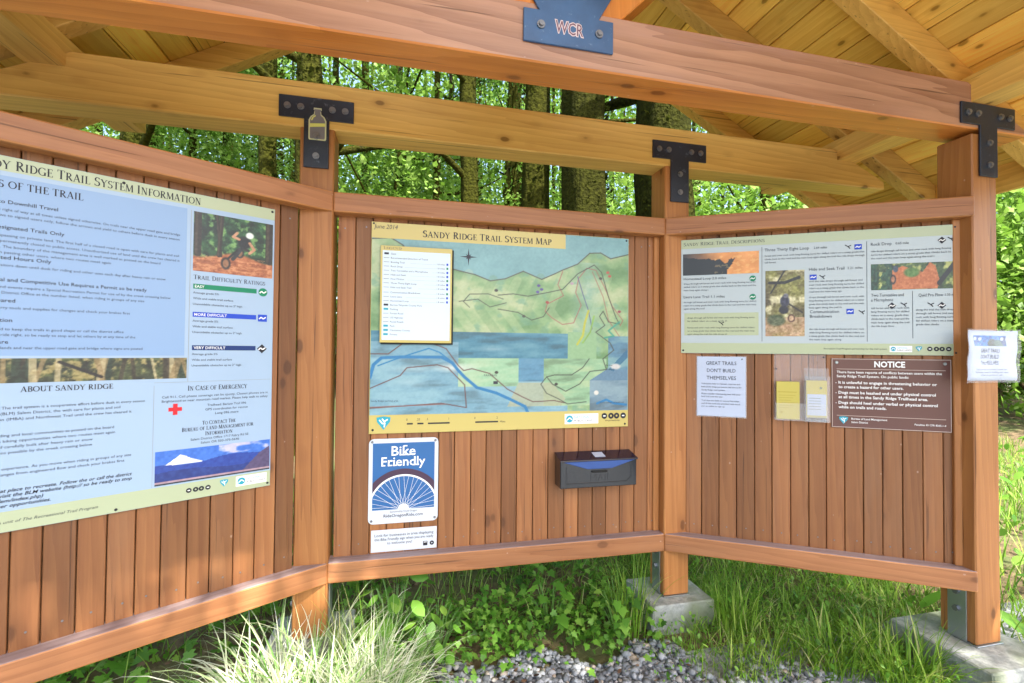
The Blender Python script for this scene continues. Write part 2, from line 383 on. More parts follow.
# trim strip in the corner between the middle wall and the right post
b = MB(); b.box((XB-XA-.034, ZBT-H, BOFF-.02), (XB-XA-.002, ZTB-H, BOFF+.012), FR['C'], bev=.003, axis=1); kpart(b, 'corner_trim', M_POST)
b = MB(); b.box((LC-.052, ZBT-H, BOFF-.004), (LC-.016, ZTB-H, BOFF+.016), FR['R'], bev=.003, axis=1); kpart(b, 'corner_trim', M_POST)

# tie beams on the posts
SL = .55; ZR0 = 1.20+H                      # rafter undersides: ZR0 at X = 2.4, falling outwards
XR0 = 2.4
def zroof(x): return ZR0+SL*(XR0-X0-abs(x-X0))
def beam(zb, zt, y, nm, mat):
    e = 2.71; l = 2*X0-e
    P = [(l, zb), (e, zb), (e, zroof(e)-.03), (2.36, zt), (2*X0-2.36, zt), (l, zroof(e)-.03)]
    b = MB(); b.prism(P, y, y+.142, bev=.005); return kpart(b, nm, mat)
beam(.955+H, 1.155+H, D, 'tie_beam', M_PINE)
reface(beam(.978+H, 1.180+H, YC, 'tie_beam', M_BEAM), [(M_BEAMSKY, lambda n: n.y < -.8)])
# eave plates
for xs in (2.375, 2*X0-2.375-.14):
    b = MB(); b.box((xs, -.06, 1.092+H), (xs+.14, 2.74, 1.212+H), bev=.004, axis=1); kpart(b, 'eave_plate', M_PINE)
# rafters
EAVE = 3.02
RY = (-.04, .50, 1.04, 1.575, 2.10, 2.63)
for y in RY:
    for sg in (1, -1):
        P = [(X0, zroof(X0)), (X0+sg*(EAVE-X0), zroof(EAVE)), (X0+sg*(EAVE-X0), zroof(EAVE)+.13), (X0, zroof(X0)+.13)]
        b = MB(); b.prism(P, y, y+.075, bev=.003, axis=0)
        kpart(b, 'rafter', M_PINE)
b = MB(); b.box((X0-.045, -.06, zroof(X0)-.16), (X0+.045, 2.74, zroof(X0)-.002), bev=.004, axis=1); kpart(b, 'ridge_beam', M_PINE)
# roof boards and covering
YF, YB = -.10, 2.78
th = math.atan(SL); Ls = (EAVE-X0+.04)/math.cos(th)
for sg in (1, -1):
    ux = Vector((sg*math.cos(th), 0, -math.sin(th))); nx = Vector((sg*math.sin(th), 0, math.cos(th))); uy = Vector((0, 1, 0))
    o_ = Vector((X0, 0, zroof(X0)+.132))
    Mx = Matrix(((ux.x, uy.x, nx.x, o_.x), (ux.y, uy.y, nx.y, o_.y), (ux.z, uy.z, nx.z, o_.z), (0, 0, 0, 1)))
    b = MB(); t = .0
    while t < Ls:
        wd = .138; b.box((t+.002, YF, 0), (min(t+wd, Ls)-.002, YB, .034+random.uniform(0, .002)), Mx, bev=.005, axis=1); t += wd
    kpart(b, 'roof_boards', M_DECK)
    b = MB(); b.box((0, YF-.02, .04), (Ls+.03, YB+.02, .07), Mx, bev=.004); kpart(b, 'roof_covering', M_SHING)
    b = MB(); xe = X0+sg*(EAVE-X0+.014)
    b.box((xe-.012, YF, zroof(EAVE)-.012), (xe+.012, YB, zroof(EAVE)+.15), bev=.003, axis=1); kpart(b, 'fascia_board', M_PINE)
b = MB(); b.box((X0-.16, YF-.03, zroof(X0)+.160), (X0+.16, YB+.03, zroof(X0)+.225), bev=.01, axis=1); kpart(b, 'ridge_cap', M_SHING)
# truss struts rising from the middle of each tie beam
for y, zt, mat in ((YC, 1.18+H, M_BEAM),):
    for sg in (1, -1):
        z0 = zt-.005; d1 = (zroof(X0)-z0)/(1+SL)
        P = [(X0+sg*.015, z0), (X0+sg*.20, z0), (X0+sg*(d1+.17), z0+d1-.03), (X0+sg*d1, z0+d1+.02)]
        b = MB(); b.prism(P, y+.002, y+.138, bev=.004, axis=2); kpart(b, 'truss_strut', mat)

# steel tee plates
def tee(xc, y, zt, zm, zb, half, stem):
    P = [(xc-half, zt), (xc+half, zt), (xc+half, zm), (xc+stem, zm), (xc+stem, zb), (xc-stem, zb), (xc-stem, zm), (xc-half, zm)]
    b = MB(); b.prism(P, y-.009, y-.001, bev=.0015); o = kpart(b, 'tee_plate', M_IRON)
    for bx, bz in [(xc-half+.035, (zt+zm)/2), (xc-half*.42, (zt+zm)/2), (xc+half*.42, (zt+zm)/2), (xc+half-.035, (zt+zm)/2), (xc, zm-.075), (xc, zb+.05)]:
        q = MB(); R = Matrix.Translation((bx, y-.012, bz)) @ Matrix.Rotation(math.pi/2, 4, 'X')
        q.cyl((0, 0, 0), .0140, .005, R, n=20); q.cyl((0, 0, .005), .0085, .008, R, n=6); q.build('bolt', M_BOLT, o)
    return o
tee(-.382, D, 1.083+H, .990+H, .780+H, .152, .051)
tee(1.374, D, 1.081+H, .990+H, .772+H, .154, .052)
tee(2.463, YC, 1.085+H, .993+H, .772+H, .156, .050)
tee(2*X0-2.463, YC, 1.085+H, .993+H, .772+H, .156, .050)
b = MB(); P = [(.375, 1.040), (.699, 1.040), (.699, 1.152), (.645, 1.152), (.80, 1.42), (.27, 1.42), (.430, 1.152), (.375, 1.152)]
b.prism([(x, z+H) for x, z in P], YC-.010, YC-.001, bev=.0015); wplate = kpart(b, 'truss_plate', M_BLUE)
for bx, bz in ((.435, 1.10), (.645, 1.10), (.50, 1.27), (.58, 1.27)):
    q = MB(); R = Matrix.Translation((bx, YC-.013, bz+H)) @ Matrix.Rotation(math.pi/2, 4, 'X')
    q.cyl((0, 0, 0), .0140, .005, R, n=20); q.cyl((0, 0, .005), .0085, .008, R, n=6); q.build('bolt', M_BOLT, wplate)

# ------------------------------------------------------------------ concrete piers
def pier(x0, x1, y0, y1, label):
    b = MB(); bm_ = bmesh.new(); bmesh.ops.create_cube(bm_, size=1)
    bmesh.ops.subdivide_edges(bm_, edges=bm_.edges[:], cuts=5, use_grid_fill=True)
    for v in bm_.verts:
        v.co = Vector((x0+(x1-x0)*(v.co.x+.5), y0+(y1-y0)*(v.co.y+.5), -.15+(ZP+.15)*(v.co.z+.5)))
        if v.co.z < ZP-.001: v.co += Vector((random.uniform(-.004, .004), random.uniform(-.004, .004), 0))
    bmesh.ops.bevel(bm_, geom=[e for e in bm_.edges if e.calc_face_angle(0) > .8], offset=.006, segments=1, affect='EDGES', profile=.5)
    cx, cy = (x0+x1)/2, (y0+y1)/2
    b.bm(bm_, Matrix.Translation((-cx, -cy, 0))); o = b.build('concrete_pier', M_CONC, None, (cx, cy, 0))
    return tag(o, label, 'concrete footing', 'concrete footings under the kiosk posts')
pier(XB-.10, XB+.24, D-.07, D+.22, 'concrete footing block under the right post of the middle wall')
pier(XC-.14, XC+.24, YC-.14, YC+.26, 'concrete footing block under the far right end post, beside the big grass')
pier(XA-.24, XA+.10, D-.07, D+.22, 'concrete footing mostly hidden behind the bleached grass tuft')

# ------------------------------------------------------------------ lettering
_tc = {}; _used = []
_pool = ['so be ready to stop and let others by at any time of the day', 'near the upper road gate and bridge where signs are posted', 'before dusk in every season', 'with care for plants and soil', 'until the crew has cleared it', 'as posted on the board', 'where two routes meet again', 'after heavy rain or snow', 'by the creek crossing below', 'when riding in groups of any size', 'and check your brakes first', 'or call the district office']
def glyphs(s, bold=0.0, shear=0.0):
    key = (s, bold, shear)
    if key in _tc: return _tc[key]
    cu = bpy.data.curves.new('t', 'FONT'); cu.body = s; cu.resolution_u = 2; cu.size = 1; cu.offset = bold; cu.shear = shear
    ob = bpy.data.objects.new('t', cu); COL.objects.link(ob)
    me = ob.to_mesh(); V = [(v.co.x, v.co.y) for v in me.vertices]; Fc = [tuple(p.vertices) for p in me.polygons]
    ob.to_mesh_clear(); bpy.data.objects.remove(ob); bpy.data.curves.remove(cu)
    if not V: V = [(0, 0)]
    x0 = min(v[0] for v in V); x1 = max(v[0] for v in V)
    _tc[key] = ([(x-x0, y) for x, y in V], Fc, x1-x0); return _tc[key]
def sans(mb, s, u, v, cap, al='L', z=.0, width=None, mat=0, bold=0.0, shear=0.0, rot=0.0):
    V, Fc, wd = glyphs(s, bold, shear); k = cap/.70
    if width is not None and wd*k < width*.90 and len(s) > 45:
        pool = _pool[len(_used) % len(_pool)].split(' '); _used.append(1); i_ = 0
        while wd*k < width*.97 and i_ < len(pool): s = s+' '+pool[i_]; i_ += 1; V, Fc, wd = glyphs(s, bold, shear)
    kx = k if width is None else min(width/max(wd, 1e-6), k*1.05)
    ox = {'L': 0, 'C': -wd/2, 'R': -wd}[al]; c_, s_ = math.cos(rot), math.sin(rot)
    for x, y in V:
        a, b_ = (x+ox)*kx, y*k
        mb.V.append(Vector((u+a*c_-b_*s_, v+a*s_+b_*c_, z))); mb.wc.append((0, 0, 0)); mb.t.append(.5)
    for f in Fc: mb.F.append([i+mb.n for i in f]); mb.mi.append(mat)
    mb.n += len(V); return wd*kx
TH, TK = .06, .145
def _stem(x, k=TK, y0=0, y1=1): return [('l', x, y0, x, y1, k)]
def _sf(*xs): return [('l', x-.13, y, x+.13, y, .045) for x, y in xs]
GL = {
 'A': (.80, [('l', .12, 0, .40, 1, TH), ('l', .68, 0, .40, 1, TK), ('l', .22, .34, .56, .34, TH)]+_sf((.12, .02), (.68, .02))),
 'B': (.66, _stem(.2)+[('a', .30, .755, .24, .225, 90, -90), ('a', .30, .265, .28, .245, 90, -90)]+[('l', .08, y, .31, y, .05) for y in (.975, .52, .025)]),
 'C': (.76, [('a', .42, .5, .34, .475, 48, 312), ('l', .68, .70, .68, .97, .05), ('l', .68, .05, .68, .25, .05)]),
 'D': (.82, _stem(.2)+[('a', .30, .5, .42, .475, 90, -90)]+[('l', .08, y, .31, y, .05) for y in (.975, .025)]),
 'E': (.64, _stem(.2)+[('l', .08, y, x, y, .05) for y, x in ((.975, .56), (.52, .46), (.025, .60))]+[('l', .56, .80, .56, .99, .05), ('l', .60, .01, .60, .22, .05), ('l', .46, .42, .46, .62, .05)]),
 'F': (.60, _stem(.2)+[('l', .08, y, x, y, .05) for y, x in ((.975, .56), (.52, .46))]+_sf((.2, .02))+[('l', .56, .80, .56, .99, .05)]),
 'G': (.82, [('a', .42, .5, .34, .475, 48, 330)]+_stem(.68, TK, .03, .42)+_sf((.68, .42))+[('l', .68, .72, .68, .97, .05)]),
 'H': (.84, _stem(.2)+_stem(.64)+[('l', .2, .52, .64, .52, TH)]+_sf((.2, .02), (.2, .98), (.64, .02), (.64, .98))),
 'I': (.40, _stem(.2)+_sf((.2, .02), (.2, .98))),
 'K': (.78, _stem(.2)+[('l', .2, .45, .62, .98, TH), ('l', .32, .58, .68, .02, TK)]+_sf((.2, .02), (.2, .98), (.64, .98), (.66, .02))),
 'L': (.62, _stem(.2)+[('l', .08, .025, .58, .025, .05), ('l', .58, .01, .58, .24, .05)]+_sf((.2, .98))),
 'M': (.98, [('l', .15, 0, .18, 1, TH), ('l', .19, 1, .49, .05, TK), ('l', .49, .05, .80, 1, TH), ('l', .82, 1, .85, 0, TK)]+_sf((.15, .02), (.84, .02))),
 'N': (.86, [('l', .18, 0, .18, 1, TH), ('l', .2, 1, .68, 0, TK), ('l', .68, 0, .68, 1, TH)]+_sf((.18, .02), (.14, .98), (.68, .98))),
 'O': (.86, [('a', .43, .5, .35, .475, 0, 360)]),
 'P': (.64, _stem(.2)+[('a', .30, .73, .26, .245, 90, -90)]+[('l', .08, y, .31, y, .05) for y in (.975, .48)]+_sf((.2, .02))),
 'Q': (.86, [('a', .43, .5, .35, .475, 0, 360), ('l', .5, .2, .8, -.15, TK)]),
 'R': (.76, _stem(.2)+[('a', .30, .745, .25, .23, 90, -90), ('l', .34, .5, .68, .01, TK)]+[('l', .08, y, .31, y, .05) for y in (.975, .51)]+_sf((.2, .02))),
 'S': (.60, [('a', .31, .745, .19, .225, 35, 270), ('a', .29, .27, .21, .245, 90, -145), ('l', .49, .78, .49, .96, .05), ('l', .07, .04, .07, .26, .05)]),
 'T': (.70, _stem(.35)+[('l', .04, .975, .66, .975, .05), ('l', .05, .78, .05, .98, .05), ('l', .65, .78, .65, .98, .05)]+_sf((.35, .02))),
 'U': (.82, _stem(.18, TK, .3)+_stem(.64, TH, .3)+[('a', .41, .32, .23, .30, 180, 360)]+_sf((.18, .98), (.64, .98))),
 'V': (.78, [('l', .12, 1, .40, 0, TK), ('l', .40, 0, .67, 1, TH)]+_sf((.12, .98), (.67, .98))),
 'W': (1.1, [('l', .1, 1, .33, 0, TK), ('l', .33, 0, .55, .9, TH), ('l', .52, 1, .76, 0, TK), ('l', .76, 0, .98, 1, TH)]+_sf((.1, .98), (.98, .98))),
 'Y': (.76, [('l', .1, 1, .38, .48, TK), ('l', .38, .48, .66, 1, TH)]+_stem(.38, TK, 0, .5)+_sf((.1, .98), (.66, .98), (.38, .02))),
 "'": (.2, [('l', .1, .75, .1, 1, .1)]), ' ': (.34, []), '.': (.25, [('l', .12, 0, .12, .12, .12)]),
}
def serif_w(s): return sum(GL[c.upper()][0]*(1 if c.isupper() or not c.isalpha() else .87) for c in s)
def serif(mb, s, u, v, cap, al='L', z=.0, width=None, mat=0, thick=1.0):
    W = serif_w(s); kx = cap if width is None else width/W
    x = {'L': 0, 'C': -W/2, 'R': -W}[al]; j = 0
    for ch in s:
        q = 1 if ch.isupper() or not ch.isalpha() else .87
        wd, st = GL[ch.upper()]
        for p in st:
            j += 1; zz = z+(j % 9)*4e-6
            if p[0] == 'l':
                a = Vector(((x+p[1]*q)*kx, p[2]*cap*q)); b_ = Vector(((x+p[3]*q)*kx, p[4]*cap*q)); d = (b_-a)
                if d.length < 1e-7: continue
                n_ = Vector((-d.y, d.x)).normalized()*p[5]*cap*q*.5*thick
                mb.poly([(u+t.x, v+t.y) for t in (a-n_, b_-n_, b_+n_, a+n_)], zz, mat)
            else:
                _, cx, cy, rx, ry, a0, a1 = p; N = 12
                for i in range(N):
                    t0, t1 = [math.radians(a0+(a1-a0)*(i+e)/N) for e in (0, 1)]
                    w0, w1 = [(TH+(TK-TH)*abs(math.cos(t))**1.3)*.5*thick for t in (t0, t1)]
                    pt = lambda t, w_: (u+(x+(cx+(rx+w_)*math.cos(t))*q)*kx, v+(cy+(ry+w_)*math.sin(t))*cap*q)
                    mb.poly([pt(t0, -w0), pt(t0, w0), pt(t1, w1), pt(t1, -w1)], zz, mat)
        x += wd*q
    return W*kx

# ------------------------------------------------------------------ printed pictures (flat colour grids)
def vnoise(x, y, seed=0):
    r = np.random.RandomState(seed).rand(64, 64)
    xi = np.floor(x).astype(int); yi = np.floor(y).astype(int); fx = x-xi; fy = y-yi
    fx = fx*fx*(3-2*fx); fy = fy*fy*(3-2*fy)
    g = lambda a, b_: r[a % 64, b_ % 64]
    return (g(xi, yi)*(1-fx)+g(xi+1, yi)*fx)*(1-fy)+(g(xi, yi+1)*(1-fx)+g(xi+1, yi+1)*fx)*fy
def fbm(x, y, seed=0, o=4):
    t = 0; a = .5
    for i in range(o): t = t+a*vnoise(x*2**i+i*7.3, y*2**i+i*3.1, seed+i); a *= .5
    return t/(1-.5**o)
class Paint:
    """x to the right and y downwards, both in the picture's own units"""
    def __init__(s, w_, h_, nx, ny):
        s.w, s.h = w_, h_; s.nx, s.ny = nx, ny
        s.x, s.y = np.meshgrid(np.linspace(0, w_, nx), np.linspace(0, h_, ny)); s.c = np.zeros((ny, nx, 3))
    def fill(s, mask, col, a=1.0):
        m = np.clip(np.asarray(mask, float), 0, 1)*a
        s.c = s.c*(1-m[..., None])+np.asarray(col, float)*m[..., None]
    def line(s, pts, wd, col, a=1.0):
        d = np.full(s.x.shape, 1e9)
        for (x0, y0), (x1, y1) in zip(pts[:-1], pts[1:]):
            dx, dy = x1-x0, y1-y0; L = dx*dx+dy*dy+1e-12
            t = np.clip(((s.x-x0)*dx+(s.y-y0)*dy)/L, 0, 1); d = np.minimum(d, np.hypot(s.x-x0-t*dx, s.y-y0-t*dy))
        px = s.w/s.nx
        s.fill(np.clip((wd/2-d)/px+.5, 0, 1)*min(1, wd/px*1.2 if wd < px else 1), col, a)
    def inside(s, pts):
        r = np.zeros(s.x.shape, bool); n = len(pts)
        for i in range(n):
            x0, y0 = pts[i]; x1, y1 = pts[(i+1) % n]
            if y0 == y1: continue
            r ^= ((y0 > s.y) != (y1 > s.y)) & (s.x < (x1-x0)*(s.y-y0)/(y1-y0)+x0)
        return r
    def ell(s, cx, cy, rx, ry, col, a=1.0, soft=.3):
        d = np.hypot((s.x-cx)/rx, (s.y-cy)/ry); s.fill(np.clip((1-d)/soft, 0, 1), col, a)
    def noise(s, amp, sx, seed=0, mono=True):
        n = fbm(s.x*sx, s.y*sx, seed, 4)-.5
        s.c = np.clip(s.c+(n[..., None]*amp), 0, 255)
    def build(s, name, x0, y0, x1, y1, z, parent):
        s.c = np.clip((s.c-128)*1.12+112, 0, 255)
        ny, nx = s.ny, s.nx
        X, Y = np.meshgrid(np.linspace(x0, x1, nx), np.linspace(y1, y0, ny))
        V = np.stack([X, Y, np.full(X.shape, z)], -1).reshape(-1, 3)
        i = np.arange(ny*nx).reshape(ny, nx)
        Fq = np.stack([i[1:, :-1], i[1:, 1:], i[:-1, 1:], i[:-1, :-1]], -1).reshape(-1, 4)
        col = np.concatenate([s2l(s.c), np.ones((ny, nx, 1))], -1).reshape(-1, 4)
        me = raw_mesh(name, V, Fq, [M_PRINT], None, {'col': ('FLOAT_COLOR', 'POINT', col)})
        return link(name, me, parent)

def forest_bg(p, seed, green=(70, 110, 70), light=(150, 180, 130), dark=(24, 42, 34), s=9):
    n = fbm(p.x/p.h*s, p.y/p.h*s, seed, 5); n = np.clip((n-.25)*2, 0, 1)[..., None]
    p.c = np.array(dark)*(1-n)+np.array(green)*n
    m = np.clip((fbm(p.x/p.h*s*1.7, p.y/p.h*s*1.7, seed+20, 4)-.52)*6, 0, 1); p.fill(m, light, .8)

class Sign:
    def __init__(s, name, label, cat, wall, u0, v0, u1, v1, off=BOFF, th=.012, group=None):
        s.cu, s.cv = (u0+u1)/2, (v0+v1)/2
        s.o = thing(name, label, cat, FR[wall] @ Matrix.Translation((s.cu, s.cv, off+.002)), group)
        s.th = th; s.b = (u0, v0, u1, v1)
    def L(s, u, v): return (u-s.cu, v-s.cv)
    def rect(s, mb, u0, v0, u1, v1, z, mat=0):
        a = s.L(u0, v0); b_ = s.L(u1, v1); mb.poly([(a[0], a[1]), (b_[0], a[1]), (b_[0], b_[1]), (a[0], b_[1])], s.th+z, mat); return mb
    def flat(s, name, mat, u0, v0, u1, v1, z=.0006): return s.rect(MB(), u0, v0, u1, v1, z).build(name, mat, s.o)
    def board(s, mats, bev=.001, name='sign_panel', r=None):
        u0, v0, u1, v1 = s.b; b = MB(); a = s.L(u0, v0); c = s.L(u1, v1)
        if r:
            pts = []
            for (cx, cy, t0) in ((c[0]-r, c[1]-r, 0), (a[0]+r, c[1]-r, 90), (a[0]+r, a[1]+r, 180), (c[0]-r, a[1]+r, 270)):
                pts += [(cx+r*math.cos(math.radians(t0+q)), cy+r*math.sin(math.radians(t0+q))) for q in (0, 22.5, 45, 67.5, 90)]
            b.prism(pts, 0, s.th, bev=0, plane='XY')
        else: b.box((a[0], a[1], 0), (c[0], c[1], s.th), bev=bev)
        return b.build(name, mats, s.o)
    def text(s, name, mat, lines, fn=sans, z=.0012, **k):
        blocks = []
        for ln in lines:                    # lines standing close together form one printed block
            p = blocks[-1][-1] if blocks else None
            if p and abs(ln[0]-p[0]) < .16 and 0 < p[1]-ln[1] < max(.026, ln[2]*2.1): blocks[-1].append(ln)
            else: blocks.append([ln])
        for bl in blocks:
            b = MB()
            for ln in bl:
                u, v, cap, st = ln[:4]; kw = dict(k); kw.update(ln[4] if len(ln) > 4 else {})
                a = s.L(u, v); fn(b, st, a[0], a[1], cap, z=s.th+z, **kw)
            b.build(name, mat, s.o)
    def emblem(s, u, v, w_):
        b = MB(); a = s.L(u, v); triangle_emblem(b, a[0], a[1], w_, s.th+.0012, 1, 0); b.build('triangle_emblem', [M_WINK, M_TEAL], s.o)
    def icons(s, u, v, d):
        b = MB(); a = s.L(u, v); four_icons(b, a[0], a[1], d, s.th+.0012, 1, 0); b.build('icon_row', [M_WINK, M_INK], s.o)
    def logo(s, u0, v0, u1, v1):
        b = MB(); lands_logo(s, u0, v0, u1, v1, b); b.build('agency_mark', [M_WINK, M_TEAL, M_INK], s.o)
    def rate(s, kind, u, v, r_, mat):
        b = MB(); a = s.L(u, v); difficulty(b, kind, a[0], a[1], r_, s.th+.0012, 0, 1); b.build('rating_mark', [mat, M_WINK], s.o)
    def pic(s, p, u0, v0, u1, v1, name='photo_print', z=.0008):
        a = s.L(u0, v0); b_ = s.L(u1, v1); return p.build(name, a[0], a[1], b_[0], b_[1], s.th+z, s.o)
    def screws(s, pts, r=.006, mat=None):
        for u, v in pts:
            a = s.L(u, v); MB().cyl((a[0], a[1], s.th+.0015), r, .003, n=12, r2=r*.7).build('screw', mat or M_BOLT, s.o)

def triangle_emblem(mb, cx, cy, w_, z, m0=0, m1=1):
    mb.poly([(cx-w_/2, cy+w_*.42), (cx-w_*.46, cy+w_*.1), (cx, cy-w_*.48), (cx+w_*.46, cy+w_*.1), (cx+w_/2, cy+w_*.42), (cx, cy+w_*.5)], z, m0)
    mb.stroke([(cx-w_*.3, cy+w_*.25), (cx-w_*.05, cy-.05*w_), (cx+w_*.1, cy+w_*.05), (cx+w_*.05, cy-w_*.3)], w_*.09, z+.0003, m1)
    mb.stroke([(cx-w_*.1, cy+w_*.33), (cx+w_*.05, cy+w_*.12), (cx+w_*.3, cy+w_*.28)], w_*.09, z+.0004, m1)
def difficulty(mb, kind, cx, cy, r, z, m0, m1):
    if kind == 'circle': mb.arc((cx, cy), 0, r, 0, 2*math.pi, z, m0, 20)
    elif kind == 'square': mb.poly([(cx-r, cy-r*.85), (cx+r, cy-r*.85), (cx+r, cy+r*.85), (cx-r, cy+r*.85)], z, m0)
    else: mb.poly([(cx-r*1.1, cy), (cx, cy-r*1.1), (cx+r*1.1, cy), (cx, cy+r*1.1)], z, m0)
    q = r*.75
    mb.stroke([(cx-q, cy-.25*r), (cx-q*.4, cy+.22*r), (cx+q*.2, cy-.2*r), (cx+q, cy+.25*r)], r*.26, z+.0003, m1)
def four_icons(mb, u, v, d, z, m0, m1):
    for i, k in enumerate((0, 1, 1.85, 2.85)):
        mb.arc((u+k*d, v), d*.14 if i in (1, 2) else 0, d*.42, 0, 2*math.pi, z, m0, 16)
        if i in (0, 3): mb.stroke([(u+k*d-d*.18, v), (u+k*d+d*.18, v)], d*.16, z+.0003, m1)
def lands_logo(sg, u0, v0, u1, v1, mb, z=.0009):
    """white plate with a teal disc and two lines of writing"""
    sg.rect(mb, u0, v0, u1, v1, z, 0); h_ = v1-v0; a = sg.L(u0+h_*.5, (v0+v1)/2)
    mb.arc(a, 0, h_*.36, 0, 2*math.pi, sg.th+z+.0003, 1, 18)
    mb.stroke([(a[0]-h_*.26, a[1]-h_*.12), (a[0], a[1]+h_*.12), (a[0]+h_*.26, a[1]-h_*.08)], h_*.1, sg.th+z+.0006, 0)
    for i, t_ in enumerate(('NATIONAL', 'PUBLIC LANDS')):
        b_ = sg.L(u0+h_*1.0, v0+h_*(.56-.36*i)); sans(mb, t_, b_[0], b_[1], h_*.22, z=sg.th+z+.0003, width=(u1-u0-h_*1.1)*(.75 if i == 0 else 1), mat=1+i)

# ================================================================== LEFT SIGN
sg = Sign('trail_information_sign', 'large pale blue information sign on the left wall with a mountain biker photo', 'sign', 'L', -1.215, -.556, -.222, .568)
sg.board(M_WHITE); U0, U1 = -1.215, -.222
sg.flat('header_band', M_SAGE, U0+.001, .522, U1-.001, .567)
sg.flat('footer_band', M_SAGE, U0+.001, -.555, U1-.001, -.494)
M_BLUEP = glossy('pale_blue_panel', S(128, 160, 200))
sg.flat('text_panel', M_BLUEP, U0+.002, -.030, -.520, .508, .0005)
sg.text('title', M_INK, [(-.478, .5285, .0285, 'Sandy Ridge Trail System Information', dict(al='R', width=.575))], serif)
sg.text('heading', M_INK, [(-.800, .472, .022, 'RULES OF THE TRAIL', dict(al='R', width=.250)),
    (-.822, -.140, .0165, 'ABOUT SANDY RIDGE', dict(al='C', width=.215, thick=1.1))], serif)
sub = [('Yield to Downhill Travel', .425, -.858), ('Ride on Designated Trails Only', .349, -.842), ('Posted Hours Only', .258, -.870),
       ('Commercial and Competitive Use Requires a Permit', .192, -.632), ('Be Prepared', .130, -.945), ('Use Caution', .071, -.950), ('Share', .006, -.957)]
sg.text('subheading', M_INK, [(ur, v, .0112, t_, dict(al='R', bold=.008, width=min(.0086*len(t_), .42))) for t_, v, ur in sub])
body = [(.403, 'Downhill riders and uphill travelers have the right of way at all times unless signed otherwise. On trails', .0),
 (.386, 'that are just marked with directional arrows to signed users only, follow the arrows and yield to others', .0),
 (.369, 'on a trail on command must be climbing.', .25),
 (.326, 'Respect trail and road closures. Avoid trespassing on private land. The first half of a closed road is open', -.01),
 (.309, 'to uses that are ridden only. Bike usage is permanently closed to public access. Unauthorized use of land', .0),
 (.292, 'violates federal regulations (43 CFR 8341). The boundary of the management area is well marked', -.02),
 (.275, 'where signed. Please give loud notice when passing other users.', .13),
 (.237, 'The Sandy Ridge Trail System is open to visitors dawn until dusk for riding and other uses each day', -.02),
 (.219, 'night rides are prohibited.', .30),
 (.172, 'All commercial and competitive activities and events require a Special Recreation Permit for use of', -.02),
 (.155, 'public lands. Contact the local office under District Office at the number listed.', .06),
 (.110, 'Keep your equipment in good shape and carry tools and supplies for changes', .08), (.093, 'Wear a helmet and take safety gear.', .31),
 (.046, 'It is your responsibility to obey the signs and to keep the trails in good shape', .06), (.029, 'in accordance with posted trail rules. Please ride right.', .12),
 (-.010, 'Respect hiking and cycling. The surrounding lands and', .10), (-.026, 'trail check, maintenance stations and more', .10)]
sg.text('body_text', M_GREY, [(U0+.03, v, .0080, t_, dict(width=(-.54-U0-.03)-d)) for v, t_, d in body])
para = [(-.190, 'Welcome to the Sandy Ridge Trail System. The trail system is a cooperative effort', .0), (-.207, 'between the Bureau of Land Management (BLM) Salem District, the', .02), (-.224, 'International Mountain Bicycling Association (IMBA) and Northwest Trail', .02),
 (-.272, 'BLM and IMBA have worked with surrounding and local communities', .06), (-.289, 'to meet the growing demand for mountain biking opportunities', .04), (-.306, 'in the region. Sandy Ridge provides miles of carefully built', .06), (-.323, 'trails that use their skills. It has many options possible', .06), (-.340, 'for cyclists and hikers of all ages.', .30),
 (-.371, 'All trail types provide a quality and diverse experience. As you move', .02), (-.388, 'through the forest, notice how the rock changes from engineered flow', .03), (-.405, 'to steep downhill singletrack.', .28)]
sg.text('body_text', M_GREY, [(U0+.03, v, .0084, t_, dict(width=(-.63-U0-.03)-d)) for v, t_, d in para])
its = [(-.437, 'Help us keep Sandy Ridge a great place to recreate. Follow the', .0), (-.452, 'system rules listed above and visit the BLM website (http://', .0), (-.467, 'www.blm.gov/or/districts/salem/index.php)', .02), (-.482, 'for updated volunteer opportunities.', .13)]
sg.text('body_text', M_INK, [(U0+.06+d/2, v, .0105, t_, dict(width=(-.66-U0-.06)-d, bold=.012, shear=.3)) for v, t_, d in its])
sg.text('footer_text', M_GREY, [(-.745, -.530, .009, 'a unit of The Recreational Trail Program', dict(al='R', shear=.3, width=.33))])
sg.text('heading', M_GREY, [(-.497, .252, .0165, 'Trail Difficulty Ratings', dict(width=.243)), (-.410, -.158, .018, 'In Case of Emergency', dict(al='C', width=.195)),
    (-.405, -.287, .0145, 'To Contact The', dict(al='C', width=.11)), (-.405, -.307, .0145, 'Bureau of Land Management for', dict(al='C', width=.235)), (-.405, -.327, .0145, 'Information', dict(al='C', width=.09))], serif)
for i, (v, c) in enumerate(((.217, 0), (.113, 1), (-.010, 2))):
    b = MB(); sg.rect(b, -.497, v, -.285, v+.018, .0008, c); a = sg.L(-.492, v+.004)
    sans(b, ('EASY', 'MORE DIFFICULT', 'VERY DIFFICULT')[i], a[0], a[1], .010, z=sg.th+.0014, mat=3, width=(.03, .105, .102)[i], bold=.01)
    b.build('rating_bar', [M_GRN, M_BLUI, M_NAVY, M_WINK, M_INK], sg.o)
    sg.rate(('circle', 'square', 'diamond')[i], -.262, v+.007, .0165, (M_GRN, M_BLUI, M_INK)[i])
sm = []
for v in (.217, .113, -.010):
    for i, t_ in enumerate(('Average grade 5%', 'Wide and stable trail surface', 'Unavoidable obstacles up to 2" high')):
        sm.append((-.497, v-.018-.021*i, .0075, t_, dict(width=(.10, .165, .20)[i])))
